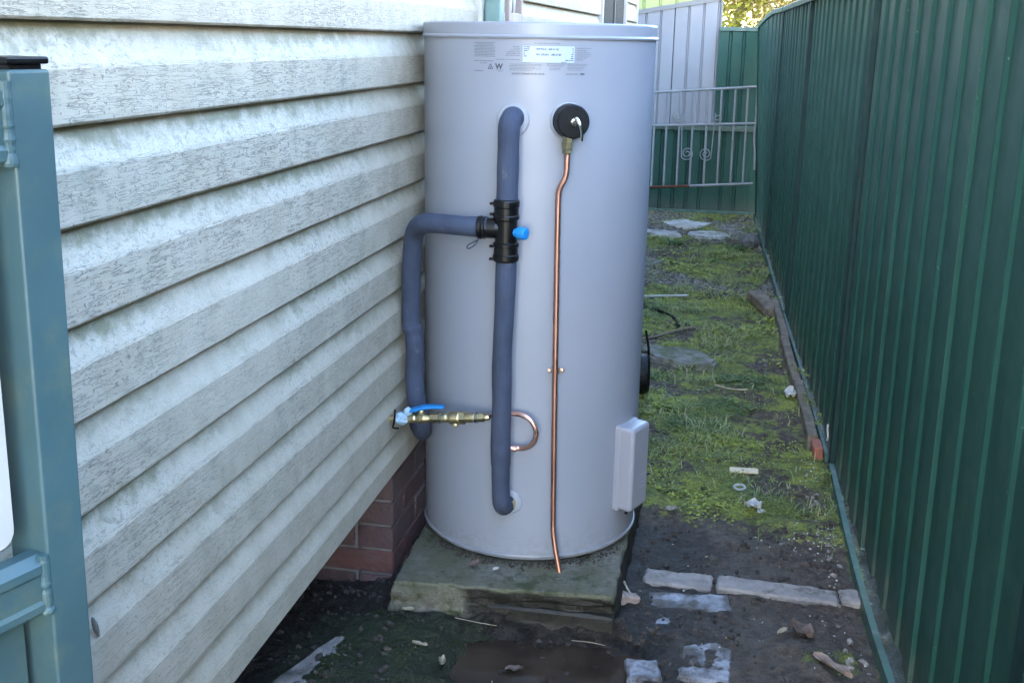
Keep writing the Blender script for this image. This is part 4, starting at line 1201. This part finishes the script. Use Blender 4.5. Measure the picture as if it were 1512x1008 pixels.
# ------------------------------------------------------------------ TREES beyond
def leaves(centres, n, spread, size, cols, rg):
    c = centres[rg.integers(0, len(centres), n)]
    p = c + rg.normal(0, 1, (n, 3)) * spread
    d = rg.normal(0, 1, (n, 3)); d /= np.linalg.norm(d, axis=1)[:, None]
    e = np.cross(d, rg.normal(0, 1, (n, 3))); e /= np.linalg.norm(e, axis=1)[:, None]
    s = size * rg.uniform(0.6, 1.4, (n, 1))
    V = np.stack([p - d * s, p + e * s * 0.42, p + d * s, p - e * s * 0.42], 1).reshape(-1, 3)
    F = np.arange(4 * n).reshape(n, 4)
    k = rg.random((n, 1)); col = cols[0] * (1 - k) + cols[1] * k
    col = np.repeat(np.concatenate([col, np.ones((n, 1))], 1), 4, axis=0)
    return V, F, col
def tree(x, y, h, label, cols, seed, nl=9000, bare=False):
    rg = np.random.default_rng(seed)
    t = thing('tree', label, 'tree', (x, y, 0), 'trees beyond the back fence')
    pts = catmull([(x, y, -0.1), (x + 0.05, y, h * 0.15), (x - 0.06, y + 0.05, h * 0.35), (x + 0.1, y, h * 0.6), (x, y, h * 0.9)], 5)
    obj('trunk', tube(pts, 0.11, 9, True, lambda s: 1.1 - 0.85 * s), 'trunk', t)
    cen = []
    bm = bmesh.new()
    for i in range(22):
        z0 = h * rg.uniform(0.12, 0.8); a = rg.uniform(0, 6.28); L = rg.uniform(0.6, 1.5) * (1.15 - z0 / h * 0.6)
        b0 = Vector((x, y, z0)); b1 = b0 + Vector((math.cos(a) * L * 0.55, math.sin(a) * L * 0.55, L * 0.35)); b2_ = b0 + Vector((math.cos(a) * L, math.sin(a) * L, L * 0.55 + rg.uniform(-.2, .3)))
        add_tube(bm, catmull([b0, b1, b2_], 4), 0.026, 5, True, lambda s: 1.1 - 0.9 * s)
        for f in (0.55, 0.8, 1.0):
            cen.append(b0.lerp(b2_, f) + Vector(rg.normal(0, 0.12, 3)))
    obj('limbs', bm, 'trunk', t)
    V, F, c = leaves(np.array([tuple(q) for q in cen]), nl, 0.19, 0.045, [np.array(k) for k in cols], rg)
    pyobj('crown', V, F, 'leafy', t, tint=c)
tree(-0.10, 17.6, 4.2, 'thin yellow-leaved tree with bare pale twigs, just right of the grey sheets', ((0.24, 0.20, 0.05), (0.42, 0.32, 0.13)), 3, 4500)
tree(0.75, 17.2, 4.0, 'bright yellow-green bushy tree above the corner of the green fences', ((0.25, 0.25, 0.03), (0.46, 0.42, 0.06)), 5, 14000)
tree(1.9, 18.6, 4.8, 'brownish tree rising behind the right-hand fence top', ((0.22, 0.17, 0.07), (0.40, 0.29, 0.13)), 9, 9000)
tree(0.15, 20.5, 4.6, 'olive tree farthest back, filling the gap between the other trees', ((0.20, 0.17, 0.06), (0.36, 0.29, 0.12)), 11, 14000)

# ------------------------------------------------------------------ KERB, PAVERS, STONES, LITTER
# stuff: gravel crumbs, soil clods
def crumbs(name, pts, smin, smax, mat, seed):
    rg = np.random.default_rng(seed)
    bm = bmesh.new(); bmesh.ops.create_icosphere(bm, subdivisions=1, radius=1.0)
    bm.verts.ensure_lookup_table()
    bv_ = np.array([v.co for v in bm.verts]); bf_ = np.array([[v.index for v in f.verts] for f in bm.faces]); bm.free()
    n = len(pts)
    s = rg.uniform(smin, smax, (n, 1, 1)) * rg.uniform(0.55, 1.3, (n, 1, 3))
    jit = 1 + rg.normal(0, 0.16, (n, len(bv_), 1))
    V = bv_[None] * jit * s + np.asarray(pts)[:, None, :]
    F = bf_[None] + (np.arange(n) * len(bv_))[:, None, None]
    o = pyobj(name, V.reshape(-1, 3), F.reshape(-1, 3), mat, origin=(0, 0, 0)); o['kind'] = 'stuff'
    return o
def solid(name, bm, mat, label, cat, group=None): return tag(obj(name, bm, mat), label, cat, group)
def gpt(x, y, dz=0.0): return (x, y, float(gz(x, y)) + dz)
rzk = Matrix.Rotation(math.radians(-2), 3, 'Z')
def block(x, y, s, z, rz, seed, cuts=4, amp=0.004, bev=0.006, tx=0.0):
    R_ = Matrix.Rotation(math.radians(rz), 3, 'Z') @ Matrix.Rotation(math.radians(tx), 3, 'X')
    return roughen(box((x, y, z), s, R_, bev, 1), cuts, amp, 34, seed)
solid('kerb_block', block(0.205, 3.045, (0.345, 0.085, 0.07), -0.022, -3.5, 1.0, 8), 'kerb_concrete', 'long grey-brown concrete kerb block set across the alley floor', 'kerb')
solid('kerb_block', block(0.412, 3.055, (0.058, 0.085, 0.07), -0.024, 4, 2.0, 4, 0.005), 'kerb_concrete', 'short concrete kerb end piece against the loose fence rail', 'kerb')
solid('kerb_block', block(-0.080, 3.055, (0.20, 0.090, 0.07), -0.027, -2, 3.0, 6, 0.006), 'kerb_concrete', 'dirty grey kerb block between the slab and the long kerb block', 'kerb')
solid('paver', block(-0.040, 2.925, (0.235, 0.095, 0.06), -0.024, 8, 5.0, 8, 0.005), 'white_brick', 'whitewashed brick paver beside the slab, below the kerb blocks', 'paver')
solid('paver', block(0.015, 2.60, (0.130, 0.180, 0.06), -0.017, -1, 6.0, 8, 0.010), 'white_brick', 'whitewashed paver at the front, worn at its mud-covered edge', 'paver')
solid('paver', block(-0.14, 2.545, (0.085, 0.095, 0.05), -0.021, 10, 7.0, 6, 0.008), 'white_brick', 'small broken white paver half buried in the mud at the front', 'paver')
solid('paver', block(-0.075, 2.79, (0.11, 0.055, 0.05), -0.018, -8, 8.0, 6, 0.007), 'white_brick', 'white paver fragment sunk in mud between the two whitewashed pavers', 'paver')
solid('brick_chip', roughen(box((-0.212, 2.885, 0.012), (0.062, 0.040, 0.030), Matrix.Rotation(0.5, 3, 'Z') @ Matrix.Rotation(0.3, 3, 'Y'), 0.004), 2, 0.004, 40, 3.), 'bark', 'pinkish chip of brick lying by the right corner of the slab', 'brick chip')
solid('concrete_edge', block(-0.955, 2.33, (0.095, 0.34, 0.06), -0.012, -18, 9.0, 8, 0.007), 'kerb_concrete', 'rough grey concrete edge poking out under the weatherboards at the front', 'edging')
# plinth boards beside the far fence bottom
for i, (a, b, lab) in enumerate([(4.30, 5.05, 'brown plinth board along the fence foot, nearest length behind the red brick'), (5.07, 5.85, 'brown plinth board along the fence foot, middle length beside the white paper'), (5.87, 6.75, 'brown plinth board along the fence foot, farthest length by the flat brown stone')]):
    ym = (a + b) / 2
    solid('plinth_board', roughen(box((fx(ym) - 0.040 - 0.006 * (i % 2), ym, 0.018), (0.040, b - a, 0.085), Matrix.Rotation(math.atan(0.034) + 0.006 * (i - 1), 3, 'Z'), 0.005), 6, 0.006, 16, i * 2.), 'plinth', lab, 'board')
solid('red_brick', roughen(box((fx(4.24) - 0.033, 4.235, 0.012), (0.036, 0.105, 0.075), Matrix.Rotation(0.05, 3, 'Z'), 0.004), 2, 0.003, 40, 1.), 'red_clay', 'orange-red brick end at the near end of the plinth boards', 'brick')
# stones
def stone(x, y, s, seed, mat, lab, rz=0.0, sub=3, amp=0.3, dz=0.0): return solid('stone', rock((x, y, float(gz(x, y)) + dz), s, seed, sub, amp, rz), mat, lab, 'stone')
stone(0.160, 8.85, (0.072, 0.08, 0.075), 2, 'dark_stone', 'round dark grey stone at the foot of the far fence', 0.3, 3, 0.25, 0.04)
solid('stone', roughen(box((0.235, 6.68, 0.035), (0.095, 0.36, 0.06), Matrix.Rotation(0.33, 3, 'Z') @ Matrix.Rotation(0.1, 3, 'X'), 0.012, 2), 4, 0.01, 14, 4.), 'plinth', 'flat brown stone slab lying against the fence foot', 'stone')
def flagstone(x, y, a, b, rz, seed, mat, lab, h=0.05):
    bm = bmesh.new(); n = 22
    rr = [1 + 0.42 * (2 * float(vnoise(seed + 1.1 * math.cos(t), seed + 1.1 * math.sin(t))) - 1) for t in np.linspace(0, 6.283, n, endpoint=False)]
    R_ = Matrix.Rotation(rz, 3, 'Z'); zt = float(gz(x, y)) + h * 0.5
    P = [R_ @ Vector((a * r * math.cos(t), b * r * math.sin(t), 0)) for r, t in zip(rr, np.linspace(0, 6.283, n, endpoint=False))]
    tp = [bm.verts.new((x + p.x, y + p.y, zt)) for p in P]; bt = [bm.verts.new((x + p.x * 1.05, y + p.y * 1.05, zt - h)) for p in P]
    bm.faces.new(tp); bm.faces.new(bt[::-1])
    for i in range(n): bm.faces.new((bt[i], bt[(i + 1) % n], tp[(i + 1) % n], tp[i]))
    bmesh.ops.bevel(bm, geom=[e for e in bm.edges if e.verts[0] in tp and e.verts[1] in tp], offset=0.012, segments=2, affect='EDGES')
    bmesh.ops.triangulate(bm, faces=[f for f in bm.faces if len(f.verts) > 4])
    bmesh.ops.subdivide_edges(bm, edges=list(bm.edges), cuts=2)
    for v in bm.verts: v.co.z += 0.012 * mnoise.noise(v.co * 9 + Vector((seed, 0, 0))) + 0.005 * mnoise.noise(v.co * 30)
    return solid('flagstone', bm, mat, lab, 'flagstone')
flagstone(-0.215, 5.46, 0.185, 0.20, 0.2, 1.0, 'stone', 'wide grey flagstone in the grass just right of the tank')
flagstone(-0.34, 9.75, 0.20, 0.16, 0.3, 4.0, 'pale_stone', 'pale flagstone against the bottom of the back fence', 0.04)
flagstone(-0.20, 9.22, 0.15, 0.15, -0.3, 6.0, 'pale_stone', 'pale flagstone nearer than the one at the back fence', 0.04)
flagstone(-0.55, 9.15, 0.13, 0.12, 0.6, 9.0, 'pale_stone', 'pale flagstone at the far left, beside the tank outline', 0.035)
flagstone(-0.60, 7.95, 0.16, 0.14, 0.6, 12.0, 'stone', 'grey flagstone in the middle of the far grass by the tank outline', 0.035)
# timber offcut, ring, papers, leaves
solid('timber_offcut', roughen(box(gpt(0.112, 3.965, 0.016), (0.105, 0.034, 0.010), Matrix.Rotation(0.03, 3, 'Z') @ Matrix.Rotation(0.12, 3, 'X'), 0.004, 2), 1, 0.0015, 30, 3.), 'bare_wood', 'pale flat wooden offcut lying on the moss', 'wood')
bm = bmesh.new(); c = Vector(gpt(0.097, 3.80, 0.010))
add_tube(bm, [c + Vector((0.019 * math.cos(a), 0.019 * math.sin(a), 0.002 * math.sin(a))) for a in np.linspace(0, 6.283, 21)], 0.0045, 6, False)
solid('plastic_ring', bm, 'paper', 'small white ring lying on the moss in front of the wooden offcut', 'ring')
def crumple(x, y, s, seed, mat, name, lab, cat, rz=0.0, h=0.5):
    bm = bmesh.new(); bmesh.ops.create_grid(bm, x_segments=7, y_segments=5, size=1.0)
    R_ = Matrix.Rotation(rz, 3, 'Z'); z = float(gz(x, y)) + 0.008
    for v in bm.verts:
        e = abs(v.co.x) ** 2
        w = (1 - 0.85 * e) ; p = Vector((v.co.x * s[0], v.co.y * s[1] * w, (mnoise.noise(v.co * 1.7 + Vector((seed, seed, 0))) * h + 0.5 * v.co.y ** 2) * s[1]))
        v.co = R_ @ p + Vector((x, y, z + s[1] * 0.3))
    r = bmesh.ops.extrude_face_region(bm, geom=list(bm.faces))
    for v in [g for g in r['geom'] if isinstance(g, bmesh.types.BMVert)]: v.co.z -= 0.0012
    return solid(name, bm, mat, lab, cat)
crumple(0.318, 4.92, (0.030, 0.038), 3.0, 'paper', 'paper_scrap', 'crumpled white paper scrap beside the plinth boards', 'paper', 1.0, 0.8)
crumple(0.140, 3.615, (0.030, 0.026), 5.0, 'paper', 'paper_scrap', 'torn white scrap lying where the mud meets the moss', 'paper', -0.4, 0.9)
crumple(0.170, 3.60, (0.014, 0.010), 8.0, 'paper', 'paper_scrap', 'tiny white scrap just right of the torn white scrap', 'paper', 0.3, 0.6)
crumple(0.330, 2.635, (0.062, 0.016), 5.5, 'bark', 'bark_strip', 'tan curled strip of bark at the bottom right by the fence rail', 'bark', -0.75, 0.8)
crumple(0.210, 2.775, (0.022, 0.0075), 7.5, 'pale_leaf', 'leaf', 'pale green-tan slim leaf lying left of the brown crumpled leaf', 'leaf', 0.9, 0.6)
crumple(0.262, 2.80, (0.040, 0.026), 9.1, 'dry_leaf', 'leaf', 'brown crumpled dry leaf on the mud in front of the kerb block', 'leaf', -0.8, 1.0)
crumple(-0.795, 2.665, (0.016, 0.007), 2.2, 'pale_leaf', 'leaf', 'small pale curled leaf by the left front corner of the slab', 'leaf', 0.2, 0.7)
crumple(-0.715, 2.50, (0.022, 0.007), 4.2, 'pale_leaf', 'leaf', 'pale sickle leaf lying on the dark moss in front of the slab', 'leaf', -0.2, 0.7)
crumple(-0.645, 2.46, (0.009, 0.020), 6.4, 'pale_leaf', 'leaf', 'upright pale sickle leaf nearest the puddle on the dark moss', 'leaf', 0.1, 0.7)
crumple(-0.465, 2.50, (0.024, 0.011), 1.4, 'dry_leaf', 'leaf', 'brown curled leaf at the edge of the muddy puddle', 'leaf', 0.3, 0.8)
crumple(-0.13, 3.54, (0.022, 0.014), 3.4, 'kerb_concrete', 'stone_flake', 'grey flat flake on the mud below the heater cover', 'stone', 0.3, 0.4)
for i in range(3):
    pass
# debris on the slab
crumple(-0.635, 2.782, (0.016, 0.010), 3.3, 'dry_leaf', 'leaf', 'curled brown leaf on the slab at the foot of the tank', 'leaf', 0.7, 1.0)
bpy.data.objects['leaf.006'].location.z = 0.118 if 'leaf.006' in bpy.data.objects else 0
crumple(-0.572, 2.768, (0.010, 0.006), 6.3, 'paper', 'paper_scrap', 'white crumb on the slab below the drain pipe', 'paper', 0.7, 1.0)
bpy.data.objects['paper_scrap.003'].location.z = 0.118
rg_ = np.random.default_rng(55)
ang = np.radians(rg_.uniform(-45, 62, 240)); rad = TR + np.abs(rg_.normal(0.002, 0.018, 240))
cx_ = TC[0] + rad * np.sin(ang); cy_ = TC[1] - rad * np.cos(ang)
kk = (cy_ > 2.70) & (cx_ < -0.25)
crumbs('soil_crumbs', np.stack([cx_[kk], cy_[kk], np.full(kk.sum(), 0.112)], -1), 0.0015, 0.005, 'clod', 56)
# wheel behind the tank
wl = thing('trolley_wheel', 'black rubber wheel on a short upright fork half hidden behind the tank', 'wheel', (-0.40, 4.80, 0))
wc = Vector((-0.349, 4.85, 0.092)); wa = Vector((1, 0.12, 0)).normalized()
obj('tyre', lathe([(0.05, -0.034), (0.078, -0.038), (0.090, -0.026), (0.093, 0.0), (0.090, 0.026), (0.078, 0.038), (0.05, 0.034)], wc, wa, 32, False), 'black_rubber', wl)
obj('rim', lathe([(0.0, -0.018), (0.03, -0.022), (0.052, -0.030), (0.052, 0.030), (0.03, 0.022), (0.0, 0.018)], wc, wa, 24, False), 'grey_rail', wl)
obj('fork', tube([wc + wa * 0.034, wc + wa * 0.032 + Vector((-0.004, 0.02, 0.12)), wc + wa * 0.020 + Vector((-0.01, 0.05, 0.19))], 0.006, 8), 'black_plastic', wl)
obj('fork', tube([wc - wa * 0.034, wc - wa * 0.034 + Vector((0, 0.02, 0.12)), wc - wa * 0.034 + Vector((-.2, 0.05, 0.20))], 0.008, 8), 'black_plastic', wl)
# hose and stick
pts = [gpt(x, y, 0.012) for x, y in ((-0.70, 6.62), (-0.55, 6.60), (-0.45, 6.52), (-0.33, 6.40), (-0.27, 6.25), (-0.24, 6.05))]
solid('hose', tube(catmull(pts, 6), 0.010, 8), 'black_rubber', 'thin black hose lying across the grass to the right of the tank', 'hose')
pts = [gpt(x, y, 0.016) for x, y in ((-0.70, 6.78), (-0.45, 6.82), (-0.23, 6.90))]
solid('stick', tube(catmull(pts, 6), 0.007, 6), 'paper', 'straight pale stick lying in the grass beyond the black hose', 'stick')
pts = [gpt(x, y, 0.012) for x, y in ((-0.48, 5.75), (-0.36, 5.83), (-0.22, 6.0), (-0.14, 6.08))]
solid('twig', tube(catmull(pts, 5), 0.006, 6), 'twig', 'dark twig between the grey flagstone and the black hose', 'twig')
pts = [gpt(x, y, 0.012) for x, y in ((-0.02, 5.02), (0.06, 4.97), (0.13, 4.93))]
solid('twig', tube(catmull(pts, 5), 0.004, 6), 'pale_leaf', 'pale dry twig in the grass in front of the grey flagstone', 'twig')
solid('twig', tube(catmull([gpt(-0.235, 2.96, 0.03), gpt(-0.215, 2.92, 0.02), gpt(-0.20, 2.885, 0.012)], 4), 0.0035, 6), 'pale_leaf', 'pale straw twig leaning by the brick chip', 'twig')
solid('twig', tube(catmull([gpt(-0.66, 2.655, 0.012), gpt(-0.60, 2.652, 0.016), gpt(-0.545, 2.655, 0.012)], 4), 0.0009, 5), 'pale_leaf', 'thin straw lying along the foot of the slab, left', 'twig')
solid('twig', tube(catmull([gpt(-0.34, 2.66, 0.014), gpt(-0.29, 2.655, 0.018), gpt(-0.25, 2.66, 0.013)], 4), 0.0009, 5), 'pale_leaf', 'thin straw lying along the foot of the slab, right', 'twig')
solid('wire_piece', tube(catmull([(fx(4.2) - 0.004, 4.20, 0.14), (fx(4.2) - 0.006, 4.19, 0.125), (fx(4.2) - 0.004, 4.17, 0.105), (fx(4.2) - 0.006, 4.17, 0.085)], 4), 0.0035, 6), 'paper', 'white curved scrap of wire hanging on the fence post foot', 'wire')

def scatter(n, x0, x1, y0, y1, dens, seed):
    rg = np.random.default_rng(seed)
    x = rg.uniform(x0, x1, n); y = rg.uniform(y0, y1, n)
    k = rg.random(n) < dens(x, y)
    k &= ~((x > -0.9) & (x < -0.215) & (y > 2.66) & (y < 3.66))
    k &= x < fx(y) - 0.015
    x, y = x[k], y[k]
    return np.stack([x, y, gz(x, y) + 0.001], -1)
P1 = scatter(420, -0.95, 0.46, 2.2, 4.2, lambda x, y: 0.12 + 0.3 * smooth(-0.3, 0.0, x), 21)
P2 = scatter(260, 0.18, 0.44, 3.30, 3.55, lambda x, y: smooth(0.16, 0.38, x) * 0.4, 22)
P3 = scatter(300, 0.25, 0.42, 2.35, 4.3, lambda x, y: smooth(0.18, 0.06, fx(y) - x) * smooth(0.04, 0.05, fx(y) - x) * 0.5, 23)
crumbs('white_grit', np.concatenate([P1, P2, P3]), 0.0013, 0.0040, 'pebble', 31)
Pg = scatter(330, 0.2, 0.46, 2.2, 4.3, lambda x, y: smooth(0.12, 0.09, fx(y) - x) * smooth(0.045, 0.06, fx(y) - x) * (0.25 + 0.6 * (vnoise(y * 3, x * 0) > 0.5)), 24)
crumbs('gravel', Pg, 0.004, 0.013, 'kerb_concrete', 32)
Pc = scatter(5200, -1.15, 0.45, 2.2, 4.4, lambda x, y: 0.55 * smooth(4.3, 3.4, y) * smooth(0.42, 0.62, fbm(x, y, 5, 3, 40.)), 25)
crumbs('soil_clods', Pc, 0.003, 0.011, 'clod', 33)
Pf = scatter(1500, -0.75, 0.3, 4.2, 10.3, lambda x, y: 0.5 * smooth(0.5, 0.62, fbm(x, y, 1.1, 3, 20.)), 26)
crumbs('gravel', Pf, 0.005, 0.016, 'stone', 34)

# leaf litter: tiny flakes of dry leaf, straw and bark
def litter():
    rg = np.random.default_rng(91)
    P = np.concatenate([scatter(700, -1.0, 0.45, 2.2, 4.2, lambda x, y: 0.18 + 0.3 * (fbm(x, y, 4, 2, 9.) > 0.5), 41), scatter(900, -0.7, 0.35, 3.8, 10.2, lambda x, y: 0.35 + 0.0 * x, 42)])
    n = len(P); a = rg.uniform(0, 6.283, n); s = rg.uniform(0.002, 0.008, (n, 1)); k = rg.uniform(0.12, 0.5, (n, 1))
    d = np.stack([np.cos(a), np.sin(a), rg.normal(0, 0.25, n)], -1); e = np.stack([-np.sin(a), np.cos(a), rg.normal(0, 0.4, n)], -1)
    c = P + np.array([[0, 0, 0.003]])
    V = np.stack([c - d * s, c + e * s * k - d * s * 0.3, c + d * s, c - e * s * k + d * s * 0.2], 1).reshape(-1, 3)
    F = np.arange(4 * n).reshape(n, 4)
    pal = np.array([(0.30, 0.25, 0.16), (0.16, 0.10, 0.06), (0.36, 0.33, 0.27), (0.10, 0.07, 0.05), (0.22, 0.20, 0.12)])
    col = pal[rg.integers(0, 5, n)] * rg.uniform(0.7, 1.2, (n, 1))
    T = np.repeat(np.concatenate([col, np.ones((n, 1))], 1), 4, axis=0)
    o = pyobj('leaf_litter', V, F, 'leafy', origin=(0, 0, 0), tint=T); o['kind'] = 'stuff'
litter()

# ------------------------------------------------------------------ GRASS, CLOVER
def ground_cover():
    rg = np.random.default_rng(77)
    N = 250000
    x = rg.uniform(-1.05, 0.48, N); y = np.where(rg.random(N) < 0.5, rg.uniform(2.1, 5.2, N), rg.uniform(4.2, 10.35, N))
    m, w, g = zones(x, y)
    cl = smooth(0.42, 0.62, fbm(x, y, 7, 3, 60.))
    p = m * (0.07 + 0.85 * cl)
    p = np.where(y < 2.8, p * 0.85, p)
    k = rg.random(N) < p
    k &= ~((x > -0.89) & (x < -0.215) & (y > 2.66) & (y < 3.66))
    k &= x < fx(y) + 0.01
    k &= x > -0.93
    k &= ~((np.hypot((x + 0.215) / 0.18, (y - 5.46) / 0.19) < 1))
    x, y = x[k], y[k]; n = len(x); z = gz(x, y)
    # leaflets
    a = rg.uniform(0, 6.283, n); tiltv = rg.uniform(-0.5, 0.9, n)
    big = 1 + 0.9 * smooth(0.5, 0.7, fbm(x, y, 2.4, 3, 90.))
    s = rg.uniform(0.0022, 0.0062, n) * np.where(y > 3.0, big, 0.62) * np.where(y > 5, 1.35, 1.0)
    hgt = rg.uniform(0.0, 0.013, n) * np.where(y > 3.0, big, 0.45)
    d = np.stack([np.cos(a), np.sin(a), 0.6 * np.sin(tiltv)], -1); e = np.stack([-np.sin(a), np.cos(a), 0.25 * rg.normal(0, 1, n)], -1)
    c = np.stack([x, y, z + 0.001 + hgt], -1)
    V = np.stack([c - d * s[:, None], c + e * s[:, None] * 0.62, c + d * s[:, None] * 1.1, c - e * s[:, None] * 0.62], 1).reshape(-1, 3)
    F = np.arange(4 * n).reshape(n, 4)
    tone = fbm(x, y, 3.1, 3, 33.); t = smooth(0.38, 0.64, tone)[:, None]; r = rg.random((n, 1))
    col = (1 - t) * np.array([0.095, 0.150, 0.048]) + t * np.array([0.27, 0.315, 0.055])
    col = col * (0.6 + 0.8 * r)
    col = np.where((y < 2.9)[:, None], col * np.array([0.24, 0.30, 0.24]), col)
    dead = (rg.random((n, 1)) < 0.05)
    col = np.where(dead, np.array([[0.26, 0.22, 0.13]]), col)
    T = np.repeat(np.concatenate([col, np.ones((n, 1))], 1), 4, axis=0)
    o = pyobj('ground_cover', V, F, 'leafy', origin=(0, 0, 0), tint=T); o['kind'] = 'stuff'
    # grass blades
    N = 60000
    x = rg.uniform(-0.75, 0.47, N); y = rg.uniform(3.3, 10.3, N)
    m, w, g = zones(x, y)
    tuft = smooth(0.55, 0.68, fbm(x, y, 4.3, 3, 120.))
    side_ = smooth(0.25, 0.02, fx(y) - x) * 0.5 * smooth(6.2, 7.2, y)
    k = rg.random(N) < np.maximum(m * (0.04 + 0.75 * tuft), side_ * tuft * 1.4)
    k &= ~((x > -0.89) & (x < -0.215) & (y > 2.66) & (y < 3.66)) & (x < fx(y) + 0.005)
    x, y = x[k], y[k]; n = len(x); z = gz(x, y)
    a = rg.uniform(0, 6.283, n); L = rg.uniform(0.015, 0.060, n) * np.where(y > 6, 1.25, 1.0); lay = rg.uniform(0.5, 1.5, n)
    dr = np.stack([np.cos(a), np.sin(a), np.zeros(n)], -1); pr = np.stack([-np.sin(a), np.cos(a), np.zeros(n)], -1)
    w_ = rg.uniform(0.0012, 0.0024, n)[:, None]
    b0 = np.stack([x, y, z - 0.002], -1); up = np.array([[0, 0, 1.0]])
    mid = b0 + dr * (L * 0.40 * lay)[:, None] + up * (L * 0.50)[:, None]
    tp = b0 + dr * (L * 0.95 * lay)[:, None] + up * (L * rg.uniform(0.35, 0.8, n))[:, None]
    V = np.stack([b0 - pr * w_, b0 + pr * w_, mid + pr * w_, mid - pr * w_, tp + pr * w_ * 0.2, tp - pr * w_ * 0.2], 1).reshape(-1, 3)
    i0 = np.arange(n)[:, None] * 6
    F = np.concatenate([i0 + np.array([[0, 1, 2, 3]]), i0 + np.array([[3, 2, 4, 5]])])
    r = rg.random((n, 1))
    col = (1 - r) * np.array([0.11, 0.165, 0.05]) + r * np.array([0.32, 0.37, 0.17])
    dead = (rg.random((n, 1)) < 0.16); col = np.where(dead, np.array([[0.34, 0.30, 0.18]]), col)
    T = np.repeat(np.concatenate([col, np.ones((n, 1))], 1), 6, axis=0)
    o = pyobj('grass', V, F, 'leafy', origin=(0, 0, 0), tint=T); o['kind'] = 'stuff'
ground_cover()
# leafy weeds growing through the gap under the fence
def weed(x, y, n, h, seed, lab):
    rg = np.random.default_rng(seed)
    t = thing('weed', lab, 'weed', (x, y, float(gz(x, y))))
    bm = bmesh.new(); tips = []
    for i in range(5):
        a = rg.uniform(0, 6.28); hh = h * rg.uniform(0.5, 1.0)
        p = [Vector((x, y, float(gz(x, y)) - 0.003)), Vector((x + 0.25 * hh * math.cos(a), y + 0.5 * hh * math.sin(a), hh * 0.6)), Vector((x + 0.4 * hh * math.cos(a), y + 0.9 * hh * math.sin(a), hh))]
        add_tube(bm, catmull(p, 3), 0.0012, 5); tips += [p[1].lerp(p[2], f) for f in (0.0, 0.5, 1.0)]
    obj('stems', bm, 'twig', t)
    V, F, c = leaves(np.array([tuple(q) for q in tips]), n, 0.008, 0.010, [np.array((0.10, 0.15, 0.04)), np.array((0.20, 0.26, 0.09))], rg)
    pyobj('leaves', V, F, 'leafy', t, tint=c)
weed(fx(5.15) - 0.014, 5.15, 40, 0.10, 1, 'small leafy weed at the fence foot, farthest of three beside the plinth boards')
weed(fx(4.75) - 0.014, 4.75, 55, 0.11, 2, 'small leafy weed at the fence foot, middle of three beside the plinth boards')
weed(fx(4.50) - 0.012, 4.50, 45, 0.09, 3, 'small leafy weed at the fence foot, nearest of three beside the plinth boards')
weed(fx(3.95) - 0.035, 3.95, 30, 0.06, 4, 'yellow-green weed by the loose fence rail next to the red brick')
